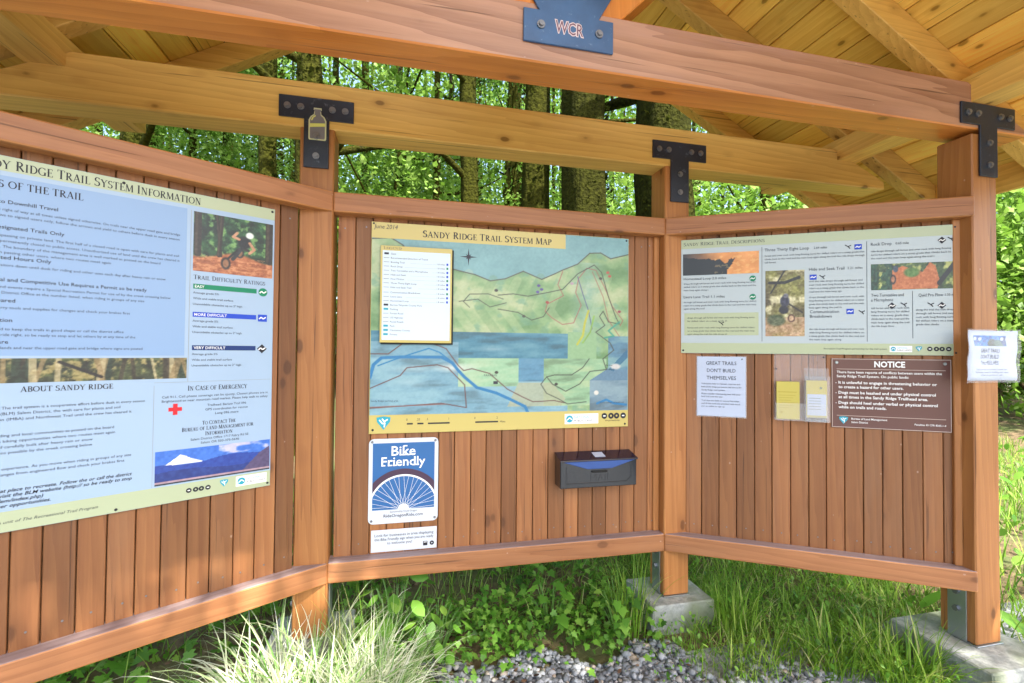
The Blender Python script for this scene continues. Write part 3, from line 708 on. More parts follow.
sm += [(-.41, -.182, .0085, 'Call 911. Cell phone coverage can be spotty. Closest phones are in', dict(al='C', width=.345)), (-.41, -.197, .0085, 'Brightwood or near mountain road market. Please help walk to safety', dict(al='C', width=.345)),
       (-.38, -.219, .0085, 'Trailhead: Barlow Trail 096', dict(al='C', width=.13)), (-.38, -.235, .0085, 'GPS coordinates for rescue', dict(al='C', width=.17)), (-.38, -.251, .0085, 'Long 096 more', dict(al='C', width=.08)),
       (-.40, -.342, .0085, 'Salem District Office 1717 Fabry Rd SE', dict(al='C', width=.19)), (-.40, -.357, .0085, 'Salem OR 503-375-5646', dict(al='C', width=.14))]
sg.text('body_text', M_GREY, sm)
b = MB(); a = sg.L(-.543, -.223); b.poly([(a[0]-.020, a[1]-.0068), (a[0]+.020, a[1]-.0068), (a[0]+.020, a[1]+.0068), (a[0]-.020, a[1]+.0068)], sg.th+.0009)
b.poly([(a[0]-.0068, a[1]-.020), (a[0]+.0068, a[1]-.020), (a[0]+.0068, a[1]+.020), (a[0]-.0068, a[1]+.020)], sg.th+.0011); b.build('red_cross_mark', M_RED, sg.o)
for q_ in ((-.5085, -.125, -.5065, .505), (-.606, -.492, -.6045, -.135), (-.606, -.1265, -.228, -.125)): sg.flat('column_rule', M_RULE, *q_)
# biker photograph (flat print)
p = Paint(80, 66, 132, 110); forest_bg(p, 3, (58, 104, 66), (140, 178, 110), (20, 44, 34), 7)
p.fill(np.clip((p.y-44-4*np.sin(p.x*.09+1))/3, 0, 1), (176, 112, 74)); n = fbm(p.x*.2, p.y*.5, 5); p.fill((p.y > 46) & (n > .55), (206, 150, 110), .6); p.fill((p.y > 50) & (n < .4), (140, 84, 56), .6)
for x_, w_, a_ in ((4, 7, 0), (22, 3, 4), (27, 4, -3), (76, 8, 0)): p.line([(x_, 0), (x_+a_, 46)], w_, (54, 44, 36)); p.line([(x_-w_*.2, 0), (x_+a_-w_*.2, 46)], w_*.35, (92, 80, 62), .7)
p.line([(30, 52), (40, 40), (46, 34)], 2.2, (30, 30, 34)); p.ell(31, 54, 5.5, 8, (34, 34, 38)); p.ell(31, 54, 3.6, 5.8, (150, 110, 80)); p.ell(45, 40, 5, 7, (44, 44, 48)); p.ell(45, 40, 3.2, 5, (140, 104, 76))
p.line([(40, 44), (47, 34), (54, 36)], 3, (60, 52, 50)); p.ell(50, 27, 8, 8.5, (34, 36, 44)); p.line([(44, 24), (38, 22), (42, 17)], 3, (196, 150, 120)); p.line([(55, 27), (60, 34), (55, 39)], 3, (196, 150, 120)); p.ell(55, 18, 5, 4.4, (226, 228, 226)); p.line([(47, 34), (42, 42), (38, 48)], 4, (52, 56, 60))
p.noise(46, .45, 9); sg.pic(p, -.4995, .283, -.2285, .503)
p = Paint(190, 24, 240, 34); forest_bg(p, 11, (96, 104, 66), (176, 160, 110), (34, 40, 34), 3)
for i in range(26):
    x_ = np.random.rand()*190; p.line([(x_, 0), (x_+np.random.randn()*3, 24)], 1.5+np.random.rand()*5, [(60, 50, 40), (150, 130, 96), (190, 176, 140), (40, 60, 50)][i % 4], .8)
p.ell(46, 14, 14, 10, (170, 120, 84), .8); p.line([(96, 4), (124, 20)], 3, (40, 34, 40)); p.noise(60, .5, 4); sg.pic(p, U0+.03, -.112, -.5115, -.038)
p = Paint(116, 40, 150, 56); p.c[:] = (72, 122, 204); p.fill(np.clip((fbm(p.x*.07, p.y*.14, 6)-.5)*5, 0, 1)*(p.x > 60)*(p.y < 12), (208, 200, 226), .9)
p.fill(p.y > 17-1.5*np.sin(p.x*.07)-4*np.exp(-((p.x-26)/11)**2), (90, 128, 190)); p.fill(p.inside([(8, 18), (17, 11), (23, 6), (27, 8), (33, 12), (46, 18)]), (232, 236, 246)); p.fill((p.y > 18-2*np.sin(p.x*.08+2)-(p.x/116)*5), (40, 78, 160))
p.fill(p.y > 26-2*np.sin(p.x*.06), (34, 66, 136)); p.fill(p.inside([(84, 38), (104, 16), (116, 8), (116, 40), (80, 40)]), (96, 84, 118)); p.fill(p.y > 36, (176, 150, 160)); p.fill(p.y > 38.5, (40, 60, 70)); p.noise(30, .3, 3); sg.pic(p, -.598, -.489, -.226, -.369)
sg.icons(-.497, -.522, .021); sg.emblem(-.385, -.516, .028); sg.logo(-.345, -.538, -.236, -.500)
sg.screws([(-.232, .556), (-.232, -.544), (-.70, .556), (-.70, -.546)], .005, M_INK)

# ================================================================== MAP SIGN
sg = Sign('trail_map_sign', 'big painted trail map in green and blue with yellow bands on the middle wall', 'map sign', 'C', .158, -.382, 1.425, .578)
sg.board(M_YELB)
W_, H_ = 257., 210.                         # painting units: the map as seen, 371..628 across, 222..432 down
def q(*pts): return [(x-371, y-222) for x, y in pts]
p = Paint(257, 196, 400, 306)               # without the footer band
sky_, g1, g2, g3, bl, bd = (138, 190, 206), (150, 190, 150), (196, 214, 180), (108, 158, 118), (134, 184, 214), (76, 146, 182)
p.c[:] = sky_; p.noise(26, .05, 2)
ridge = q((371, 239), (388, 237), (399, 244), (405, 256), (453, 268), (467, 271), (482, 277), (497, 274), (515, 265), (534, 273), (548, 266), (555, 262), (572, 254), (585, 241), (597, 240), (608, 246), (618, 243), (628, 240))
land = p.inside(ridge+[(257, 196), (0, 196)])
n = fbm(p.x*.035, p.y*.05, 31, 5); n2 = fbm(p.x*.09, p.y*.13, 41, 4)
p.fill(land, g1); p.fill(land*np.clip((n-.48)*5, 0, 1), g2); p.fill(land*np.clip((.46-n)*6, 0, 1), g3, .8); p.fill(land*np.clip((n2-.58)*6, 0, 1), (120, 176, 160), .6)
for k in range(7):                          # brushed valley shades
    x0 = 90+k*24; p.line([(x0, 48+6*math.sin(k)), (x0-14, 84), (x0+8, 116)], 9, (118, 164, 126) if k % 2 else (208, 222, 190), .28)
p.fill(np.clip(1-np.abs(p.x-212)/22, 0, 1)*(p.y > 30)*(p.y < 130)*land, (170, 206, 204), .55)
for i in range(len(ridge)-1): p.line(ridge[i:i+2], 1.1, (90, 96, 96))
def block(x0, y0, x1, y1, c, seed, c2, a=1.0):
    m = (p.x > x0-371) & (p.x < x1-371) & (p.y > y0-222) & (p.y < y1-222); p.fill(m, c, a)
    f = fbm(p.x*.03+p.y*.02, p.y*.12, seed, 5); p.fill(m*np.clip((f-.46)*5, 0, 1), c2, .75*a); p.fill(m*np.clip((.42-f)*6, 0, 1), np.array(c)*.72, .6*a)
block(371, 332, 562, 360, bd, 3, (120, 178, 206)); block(371, 343, 452, 420, bl, 9, (160, 204, 226)); block(452, 360, 562, 420, bl, 9, (160, 204, 226)); block(452, 360, 511, 390, (170, 216, 190), 5, (196, 224, 200)); block(511, 360, 537, 385, (104, 164, 206), 21, (140, 186, 216))
p.fill((p.x > np.where(p.y > 138, 166, 191)) & (p.x < 222) & (p.y > 108) & (p.y < 190), (158, 200, 166)); block(537, 360, 604, 412, (160, 204, 176), 14, (196, 220, 186))
p.fill(p.inside(q((604, 372), (628, 345), (628, 420), (586, 420), (586, 384))), (112, 152, 188)); block(586, 384, 628, 418, (124, 158, 186), 17, (158, 188, 208)); block(606, 334, 628, 372, (100, 152, 190), 24, (150, 196, 206))
p.fill(p.inside(q((606, 372), (628, 348), (628, 358), (612, 374))), (44, 118, 168), .8)
p.fill(p.inside(q((511, 386), (545, 386), (560, 404), (555, 412), (500, 412))), (188, 196, 176), .8)
p.ell(449-371, 370-222, 26, 6, (236, 242, 246), .95, 1); p.ell(408-371, 371-222, 34, 5, (178, 212, 232), .9, 1); p.ell(407-371, 386-222, 20, 7, (170, 208, 228), .7, 1); p.ell(486-371, 350-222, 24, 4, (190, 216, 232), .6, 1)  # first ellipse paints a smear of white glare into the map colours
RV = (30, 140, 206)
p.line(q((371, 380), (374, 367), (381, 360), (399, 359), (436, 359), (446, 365), (452, 373), (458, 380), (470, 391), (489, 397), (503, 404), (518, 412), (521, 419)), 3.0, RV)
p.line(q((378, 368), (392, 362), (410, 355), (424, 350), (434, 354), (446, 364)), 1.2, RV); p.line(q((594, 410), (604, 406), (612, 410), (626, 412)), 2.4, RV)
RD = (116, 84, 92)
p.line(q((371, 356), (387, 356), (400, 345), (428, 345), (440, 350), (452, 368), (457, 373), (465, 371), (482, 376), (500, 393), (516, 402), (526, 407), (548, 406), (560, 409)), 1.0, RD)
p.line(q((371, 391), (398, 378), (404, 370), (432, 367), (442, 370), (458, 388), (460, 412), (436, 407), (371, 411)), 1.0, RD); p.line(q((371, 410), (440, 408)), .9, (150, 100, 104))
PK = (176, 108, 112); DG = (72, 84, 84)
for c, w_, pts in ((PK, .9, ((556, 263), (551, 278), (557, 290), (540, 300), (538, 308), (545, 315), (556, 322), (568, 320), (576, 300), (570, 286), (573, 270), (582, 258), (592, 260), (602, 280), (610, 300), (622, 316), (619, 322))),
                   (DG, 1.0, ((490, 292), (505, 290), (520, 292), (541, 287), (556, 283), (572, 265), (590, 254), (598, 262), (606, 290), (614, 312), (618, 320), (606, 318), (600, 306), (596, 312), (602, 322), (592, 330), (608, 342), (612, 350), (600, 360), (604, 372), (586, 374), (575, 388), (560, 396), (546, 388), (540, 380), (548, 378), (566, 378), (578, 370), (585, 360))),
                   (DG, .9, ((490, 307), (510, 310), (524, 318), (536, 314), (542, 304))), (DG, .9, ((540, 380), (534, 388), (540, 398), (552, 404), (562, 410), (582, 408))), (DG, .8, ((452, 300), (470, 297), (482, 305), (498, 300))),
                   ((86, 90, 160), .9, ((572, 268), (578, 288), (584, 306), (588, 326), (580, 340))), (DG, .8, ((462, 306), (456, 300), (462, 292), (480, 291), (495, 296))),
                   ((176, 108, 112), .8, ((588, 262), (600, 290), (606, 316), (618, 334)))):
    p.line(q(*pts), w_, c, .9)
p.line(q((584, 306), (580, 320), (578, 334), (572, 344)), 2.2, (206, 206, 80), .9); p.line(q((590, 312), (586, 330), (578, 342)), 1.8, (150, 200, 96), .8); p.line(q((618, 318), (606, 328), (612, 334), (602, 336)), 2.0, (60, 170, 160), .8)
for x_, y_, c in ((531, 280, (90, 80, 170)), (534, 284, (90, 80, 170)), (530, 287, (100, 90, 180)), (566, 276, (200, 170, 200)), (605, 262, (200, 90, 90)), (607, 266, (200, 90, 90)), (597, 269, (70, 70, 80)), (618, 306, (160, 60, 100)), (540, 298, (180, 70, 80)), (516, 314, (70, 80, 80)), (550, 388, (60, 60, 70)), (488, 287, (60, 60, 70)), (489, 375, (60, 60, 70))): p.ell(x_-371, y_-222, 2.1, 1.8, c, .95)
p.ell(614-371, 368.5-222, 7, 4, (228, 226, 232), .95, .4); p.ell(593-371, 398-222, 3, 3, (236, 236, 236)); p.noise(16, .5, 77)
p.c = p.c*.86+np.array([8, 4, -6]); sg.pic(p, .160, -.298, 1.423, .576, 'map_print')
b = MB(); sg.rect(b, .159, .505, 1.083, .577, .0016); b.build('header_band', M_YELB, sg.o)
sg.text('title', M_INK, [(.385, .5205, .0315, 'Sandy Ridge Trail System Map', dict(width=.625, thick=1.2))], serif, z=.0022)
sg.text('date_text', M_GREY, [(.168, .548, .020, 'June 2014', dict(width=.105, shear=.2))], z=.0022)
b = MB(); a = sg.L(.600, .440)
for t in range(8):
    r_ = .042 if t % 2 == 0 else .018; an = t*math.pi/4; b.poly([(a[0]+.005*math.cos(an+1.57), a[1]+.005*math.sin(an+1.57)), (a[0]-.005*math.cos(an+1.57), a[1]-.005*math.sin(an+1.57)), (a[0]+r_*math.cos(an), a[1]+r_*math.sin(an))], sg.th+.0012+t*1e-5)
b.build('compass_mark', M_GREY, sg.o)
b = MB()
for u, t_, w_ in ((1.300, 'Barlow', .07), (1.30, 'trailhead', .06)): a = sg.L(u, -.075 if t_ == 'Barlow' else -.095); sans(b, t_, a[0], a[1], .009, z=sg.th+.0012, width=w_)
a = sg.L(.68, -.125); sans(b, 'PARKING', a[0], a[1], .010, z=sg.th+.0012, width=.07); a = sg.L(.165, -.238); sans(b, 'Sandy Ridge parking area', a[0], a[1], .008, z=sg.th+.0012, width=.14)
a = sg.L(1.27, -.262); sans(b, 'Barlow trailhead and forest road', a[0], a[1], .007, z=sg.th+.0012, width=.13); a = sg.L(.735, -.155); b.stroke([(a[0]-.01, a[1]), (a[0]+.012, a[1])], .014, sg.th+.0012)
b.build('map_lettering', M_GREY, sg.o)
sg.emblem(.222, -.335, .062); b = MB()
for u0, u1 in ((.325, .352), (.372, .400), (.420, .520), (.640, .750)): sg.rect(b, u0, -.344, u1, -.337, .001, 2)
for u, t_ in ((.322, '0'), (.368, '.25'), (.412, '.5'), (.515, '1'), (.635, '0'), (.742, '2')): a = sg.L(u, -.326); sans(b, t_, a[0], a[1], .010, z=sg.th+.001, mat=2)
a = sg.L(.760, -.345); sans(b, 'Miles', a[0], a[1], .009, z=sg.th+.001, mat=2)
b.build('scale_bar', [M_WINK, M_TEAL, M_INK], sg.o); sg.logo(1.085, -.362, 1.262, -.312); sg.icons(1.295, -.326, .036); b = MB()
a = sg.L(1.34, -.352); sans(b, 'blm.gov/sandyridge', a[0], a[1], .007, 'C', z=sg.th+.001, width=.12); b.build('web_address', M_INK, sg.o)
sg.screws([(.175, -.365), (1.408, -.368), (1.412, .566), (.168, .570)], .0055, M_INK)
# raised legend board
leg = MB(); a = sg.L(.200, .030); c = sg.L(.521, .468); leg.box((a[0], a[1], sg.th+.004), (c[0], c[1], sg.th+.020), bev=.001); lg = leg.build('legend_board', M_YELB, sg.o)
reface(lg, [(plain('black_board_edge', S(16, 22, 26), .6), lambda n: n.z < .5)])
bk = MB(); bk.box((a[0]+.004, a[1]-.007, sg.th+.003), (c[0]+.008, c[1]-.004, sg.th+.012), bev=0); bk.build('legend_shadow_plate', plain('drop_shadow_black', S(14, 22, 24), .7), sg.o)  # dark offset plate stands in for the legend's drop shadow
lz = sg.th+.0206
def lrect(mb, u0, v0, u1, v1, z=lz, mat=0): a = sg.L(u0, v0); c = sg.L(u1, v1); mb.poly([(a[0], a[1]), (c[0], a[1]), (c[0], c[1]), (a[0], c[1])], z, mat)
b = MB(); lrect(b, .209, .042, .512, .446); b.build('legend_paper', plain('legend_paper_print', S(206, 222, 236), .5), lg)
b = MB(); a = sg.L(.212, .452); serif(b, 'Legend', a[0], a[1], .011, z=lz+.0004, width=.08)
rows = [('Gate', 0), ('Recommended Direction of Travel', 0), ('Bootleg Trail', 1), ('Rock Drop', 1), ('Two Turntables and a Microphone', 1), ('Hide and Seek', 1), ('Flow Motion', 1), ('Three Thirty Eight Loop', 1), ('Hide and Seek Trail', 1), ('Communication Breakdown', 1), ('Laura Lane', 1), ('Homestead Loop', 1), ('Barlow Wayside County Park', 0), ('Parking', 0), ('Forest Road', 0), ('US Highway', 0), ('Paved Roads', 0), ('Park', 0), ('Clackamas County', 0), ('Private', 0)]
for i, (t_, k) in enumerate(rows):
    v = .428-i*.0190-(.004 if i > 8 else 0); a = sg.L(.245, v); ww = min(.0062*len(t_), .18); sans(b, t_, a[0], a[1], .0078, z=lz+.0004, width=ww)
    if i in (0, 12, 13, 17, 18, 19): lrect(b, .216, v, .236, v+.009, lz+.0004, 1 if i > 12 else 0)
    else: lrect(b, .214, v+.0032, .238, v+.0048, lz+.0004, 0)
    if k:
        lrect(b, .25+ww, v+.001, .45, v+.0018, lz+.0004, 2); a = sg.L(.452, v); sans(b, '1.8 miles', a[0], a[1], .0072, z=lz+.0004, width=.036)
        lrect(b, .495, v-.001, .5035, v+.009, lz+.0004, 3 if i % 3 else 4)
b.build('legend_lettering', [M_GREY, M_TEAL, M_RULE, M_BLUI, M_GRN], lg)

# ================================================================== BIKE FRIENDLY
sg = Sign('bike_friendly_sign', 'blue and white metal sign with a spoked bicycle wheel under the trail map', 'sign', 'C', .160, -.790, .470, -.407, th=.004)
sg.board(M_WHT2, r=.022)
sg.flat('blue_field', M_BIKEB, .177, -.728, .453, -.427)
b = MB(); cx, cy = sg.L(.315, -.728); z = sg.th+.001; R0 = .158; cl = lambda r_: math.acos(min(1, .1375/r_))
b.arc((cx, cy), .157, .183, 0, math.pi, z, 1, 60); b.arc((cx, cy), .149, .157, 0, math.pi, z+.0002, 0, 60)
for v_ in b.V: v_.x = max(cx-.1375, min(cx+.1375, v_.x))
for i in range(21):
    t0 = math.radians(4+i*8.6); t1 = t0+math.radians(22 if i % 2 else -22); r1 = .024
    e = Vector((math.cos(t0), math.sin(t0)))*.150; s0 = Vector((math.cos(t1), max(.05, math.sin(t1))))*r1
    if abs(e.x) > .1375: e = s0+(e-s0)*((.1375-abs(s0.x))/(abs(e.x)-abs(s0.x)))
    b.stroke([(cx+s0.x, cy+s0.y), (cx+e.x, cy+e.y)], (.0012), z+.0006+i*1e-5, 0)
b.arc((cx, cy), 0, .024, 0, math.pi, z+.001, 0, 24); b.build('wheel_print', [M_WINK, M_TYRE], sg.o)
b = MB(); zz = sg.th+.0015
def slab_word(word, u, v, cap, wid, feet):
    """heavy letters with slab feet; feet = (fraction along the word, height fraction)"""
    a = sg.L(u-wid/2, v); sans(b, word, a[0], a[1], cap, z=sg.th+.0012, bold=.012, width=wid)
    for i, (t_, h_) in enumerate(feet):
        x, y = a[0]+t_*wid, a[1]+h_*cap; b.poly([(x-.0085, y), (x+.0085, y), (x+.0085, y+.0055), (x-.0085, y+.0055)], zz+i*1e-5)
slab_word('Bike', .313, -.484, .043, .108, [(.43, 0), (.58, 0), (.57, .93), (.73, 0)])
slab_word('Friendly', .315, -.531, .041, .200, [(.045, 0), (.195, 0), (.295, 0), (.795, 0)])
b.build('lettering', M_WINK, sg.o)
sg.text('lettering', M_GREY, [(.315, -.762, .014, 'RideOregonRide.com', dict(al='C', width=.175, bold=.006)), (.315, -.7415, .008, 'Sponsored by Travel Oregon', dict(al='C', width=.12)), (.315, -.7225, .007, 'RIDE', dict(al='C', width=.018))])
sg.screws([(.174, -.421), (.456, -.421), (.174, -.776), (.456, -.776)], .006)
sg = Sign('bike_business_plaque', 'small white plaque on the lower rail under the blue bike sign', 'plaque', 'C', .174, -.917, .467, -.818, th=.003)
sg.board(M_WHT2)
sg.text('lettering', M_GREY, [(.3205, -.848, .0125, 'Look for businesses in area displaying', dict(al='C', width=.262)), (.3205, -.866, .0125, 'this Bike Friendly sign when you are ready', dict(al='C', width=.262)), (.30, -.884, .0125, 'to welcome you!', dict(al='C', width=.11))])
b = MB(); sg.rect(b, .405, -.902, .425, -.882, .001); a = sg.L(.445, -.892); b.arc(a, .003, .010, 0, 6.2832, sg.th+.001, 0, 16); sg.rect(b, .408, -.888, .422, -.885, .0016, 1); b.build('icon_print', [M_INK, M_WINK], sg.o)

# ================================================================== BROCHURE BOX
sg = Sign('black_mail_slot_box', 'glossy black metal mailbox with a sloping lid on the middle wall below the map', 'mailbox', 'C', 1.040, -.658, 1.435, -.500)
m_ = NM('glossy_black_steel'); m_.b.inputs['Base Color'].default_value = S(24, 30, 36); m_.b.inputs['Roughness'].default_value = .16; m_.b.inputs['Metallic'].default_value = .5; m_.b.inputs['Specular IOR Level'].default_value = 1.0; m_.b.inputs['Coat Weight'].default_value = .6; m_.b.inputs['Coat Roughness'].default_value = .05; M_GLB = m_.m
a0, a1 = sg.L(1.040, -.658); c0, c1 = sg.L(1.435, -.500); dep = .086
b = MB(); b.prism([(a1, .001), (a1, dep), (c1-.026, dep), (c1-.004, .001)], a0, c0, bev=.003, plane='YZ', axis=0)
bx = b.build('box_body', M_GLB, sg.o)
b = MB(); b.prism([(c1, .0), (c1-.022, dep+.007), (c1-.031, dep+.008), (c1-.031, dep+.004), (c1-.0255, dep+.003), (c1-.0035, .0)], a0-.003, c0+.003, bev=.0012, plane='YZ')
lid = b.build('lid', plain('navy_black_lid', S(10, 16, 44), .2, 0, .8), sg.o)
Ms = Matrix.Translation((.012, c1-.010, dep/2+.004)) @ Matrix.Rotation(-math.atan2(dep+.007, .022), 4, 'X')
b = MB(); b.box((-.027, -.024, -.0006), (.027, .024, .0012), Ms, bev=0); b.build('white_sticker', M_PAPER, lid)
b = MB(); b.prism([(a0+.012, c1-.031), (c0-.012, c1-.031), (c0-.135, c1-.068), (a0+.135, c1-.068)], dep, dep+.007, bev=.0015, plane='XY'); b.build('flap', glossy('blue_reflection_flap', S(14, 66, 136), .08), sg.o)  # blue reflection on the black box is put into the flap's base colour
b = MB(); b.box((-.040, c1-.086, dep), (.040, c1-.077, dep+.009), bev=.002); b.build('handle_slot', plain('slot_black', S(6, 7, 10), .3), sg.o)
b = MB()
pts = ((a0+.03, c1-.058), (a0+.03, a1+.022), (c0-.055, a1+.022), (c0-.03, a1+.045), (c0-.03, c1-.058))
for i in range(4):
    P_, Q_ = Vector(pts[i]), Vector(pts[i+1]); d_ = Q_-P_; an = math.atan2(d_.y, d_.x)
    b.box((0, -.0025, dep-.001), (d_.length, .0025, dep+.0018), Matrix.Translation((P_.x, P_.y, 0)) @ Matrix.Rotation(an, 4, 'Z'), bev=.001)
sans(b, 'MAIL', 0.01, a1+.030, .034, 'C', z=dep+.0015, width=.12); b.build('pressed_relief', M_GLB, sg.o)

# ================================================================== RIGHT SIGN
sg = Sign('trail_description_sign', 'wide white sign of trail descriptions with photos and pale yellow bands on the right wall', 'sign', 'R', .079, -.006, 1.230, .576)
sg.board(M_WHR)
sg.flat('header_band', M_SAGE, .080, .529, 1.229, .575); sg.flat('footer_band', M_SAGE, .080, -.005, 1.229, .046)
sg.text('title', M_GREY, [(.090, .5435, .017, 'Sandy Ridge Trail Descriptions', dict(width=.375))], serif)
for q_ in ((.452, .055, .454, .520), (.888, .055, .890, .520), (1.062, .07, 1.064, .285)): sg.flat('column_rule', M_GREY, *q_)
sg.flat('notice_panel', M_SAGE, .095, .085, .438, .198, .0007)
def para_(u0, v0, n, wd, dv=.0165, cap=.0085, last=.6):
    ws = 'along the trail the ride drops through tall forest and over rock with long flowing turns for skilled riders on a steep grade that climbs back to the road and the main loop again'.split(); out = []; k = random.randrange(9)
    for i in range(n):
        s_ = ''
        while len(s_) < wd/.0050: s_ += ws[k % len(ws)]+' '; k += 1
        f = last if i == n-1 else 1; s_ = s_.strip(); s_ = s_[:int(len(s_)*f)].strip(); out.append((u0, v0-i*dv, cap, s_, dict(width=wd*f)))
    return out
T = para_(.092, .345, 3, .335, last=.35)+para_(.092, .250, 3, .335, last=.30)+para_(.11, .170, 2, .31)+para_(.11, .120, 3, .31)
T += para_(.465, .470, 3, .415, last=.14)+para_(.655, .338, 4, .222)+para_(.655, .262, 4, .222)+para_(.655, .110, 4, .222)
T += para_(.905, .468, 3, .30, last=.8)+para_(.905, .205, 6, .145)+para_(1.075, .195, 5, .140)
sg.text('body_text', M_GREY, T)
sg.text('heading', M_GREY, [(.092, .368, .0125, 'Homestead Loop 2.0 miles', dict(width=.20)), (.092, .275, .0125, 'Laura Lane Trail 1.1 miles', dict(width=.20)), (.465, .496, .015, 'Three Thirty Eight Loop', dict(width=.19)), (.675, .497, .011, '2.64 miles', dict(width=.055)),
    (.655, .393, .014, 'Hide and Seek Trail', dict(width=.145)), (.812, .394, .011, '2.21 miles', dict(width=.06)), (.658, .190, .014, 'Communication', dict(width=.12)), (.658, .168, .014, 'Breakdown', dict(width=.09)),
    (.905, .498, .014, 'Rock Drop', dict(width=.08)), (1.0, .499, .011, '0.65 mile', dict(width=.05)), (.905, .262, .014, 'Two Turntables and', dict(width=.125)), (.905, .240, .014, 'a Microphone', dict(width=.085)), (1.085, .258, .014, 'Quid Pro Flow', dict(width=.09)), (1.182, .259, .011, '1.35 mi', dict(width=.035))])
zt = sg.th+.0012
for k, u, v in (('circle', .412, .366), ('circle', .412, .275), ('square', .855, .497), ('square', .672, .362), ('square', .822, .196), ('diamond', 1.172, .508), ('diamond', .985, .219), ('diamond', 1.170, .217)):
    sg.rate(k, u, v, .0145, {'circle': M_GRN, 'square': M_BLUI, 'diamond': M_INK}[k])
for u, v in ((.815, .50), (.71, .362), (.868, .192), (1.205, .512), (1.03, .224), (1.13, .222), (.27, .145)):
    b = MB(); a = sg.L(u, v); b.stroke([(a[0]-.012, a[1]+.008), (a[0], a[1]), (a[0]+.012, a[1]+.006)], .004, zt, 2); b.stroke([(a[0], a[1]), (a[0]+.008, a[1]-.010)], .004, zt, 2); b.build('route_mark', [M_GRN, M_BLUI, M_INK], sg.o)
p = Paint(70, 20, 110, 34); t = p.x/70; p.c[:] = (226, 160, 96); p.noise(60, .12, 4); p.fill(np.clip(1-t*1.9, 0, 1), (70, 66, 70)); p.fill((p.x < 46-10*p.y/20+8*fbm(p.x*.3, p.y*.3, 3)) & (p.y > 3+p.x*.22*fbm(p.x*.2, p.x*0, 5)), (36, 44, 50)); p.fill((fbm(p.x*.25, p.y*.5, 8) > .6) & (p.x > 30), (240, 200, 130), .4); sg.pic(p, .088, .392, .440, .502)
p = Paint(36, 70, 70, 136); forest_bg(p, 15, (150, 150, 80), (232, 226, 190), (96, 84, 62), 4); p.fill((p.y > 50)*np.clip(fbm(p.x*.1, p.y*.2, 3)+.3, 0, 1), (196, 158, 130), .9); p.line([(5, 24), (18, 0)], 1.4, (40, 36, 34)); p.line([(4, 13), (18, 13), (31, 8)], 3, (34, 32, 30)); p.ell(10, 53, 10, 7, (60, 84, 60), .7)
p.ell(18, 33, 5, 7, (60, 62, 84)); p.ell(19, 27, 2.8, 2.8, (120, 120, 130)); p.ell(17, 42, 5, 5, (36, 38, 60)); p.line([(22, 36), (34, 45)], 1.6, (50, 44, 40)); p.ell(24, 51, 4, 5, (90, 60, 50)); p.ell(24, 51, 2.6, 3.4, (200, 170, 140)); p.noise(90, .6, 2); sg.pic(p, .468, .080, .636, .400)
p = Paint(95, 28, 140, 42); forest_bg(p, 25, (96, 120, 70), (206, 206, 130), (40, 62, 50), 3); p.fill(p.inside([(24, 28), (22, 8), (36, 3), (58, 10), (66, 0), (72, 4), (76, 18), (74, 28)]), (190, 120, 78)); p.ell(46, 10, 10, 6, (96, 132, 70)); p.fill((p.x < 24) & (fbm(p.x*.2, p.y*.2, 6) > .42), (30, 78, 66), .8); p.line([(76, 22), (94, 0)], 5, (26, 34, 48)); p.ell(28, 6, 3.4, 4, (70, 84, 100)); p.ell(25, 17, 4, 6, (44, 40, 48)); p.ell(25, 17, 2.4, 4, (170, 120, 90)); p.noise(60, .5, 12); sg.pic(p, .905, .292, 1.226, .412)
sg.logo(.975, .008, 1.060, .036); sg.emblem(1.085, .023, .024); sg.icons(1.125, .023, .024)
sg.text('footer_text', M_GREY, [(.965, .018, .0075, 'Recreation Trail Program partnership for the trail system', dict(al='R', width=.25))])
sg.screws([(.090, .008), (1.219, .006), (1.219, .564)], .0055, M_INK)

# ================================================================== PAPERS, HOLDERS, NOTICE
def paper_lines(sg, uc, u0, u1, rows, cap): return [(u0, v, cap, t_, dict(width=(u1-u0)*f)) for v, t_, f in rows]
sg = Sign('paper_notice', 'white letter sized paper notice pinned under the left end of the trail description sign', 'paper notice', 'R', .158, -.322, .382, -.023, th=.002)
sg.board(M_PAPER, bev=0)
b = MB(); b.box((-.117, -.155, -.001), (.117, .153, .0005), bev=0); b.build('plastic_sleeve', M_SLV, sg.o)
sg.text('heading', M_GREY, [(.270, -.064, .018, 'GREAT TRAILS', dict(al='C', width=.140)), (.270, -.101, .018, "DON'T BUILD", dict(al='C', width=.132)), (.270, -.138, .018, 'THEMSELVES', dict(al='C', width=.136))])
sg.text('body_text', M_INK, paper_lines(sg, 0, .178, .362, [(-.163, '   Volunteers help to maintain, improve and', .97), (-.179, 'build all the things you love to ride here at the', 1), (-.195, 'Sandy Ridge trail system.', .66), (-.214, '  Please consider volunteering time with your', .98), (-.228, 'local trail crew this year.', .55), (-.248, '  Trail days are held on second Saturdays', .95), (-.263, 'and all the tools are provided with lunch', .97), (-.277, 'join us online to sign up', .6)], .0075))
sg.screws([(.366, -.034)], .004, M_BOLT)

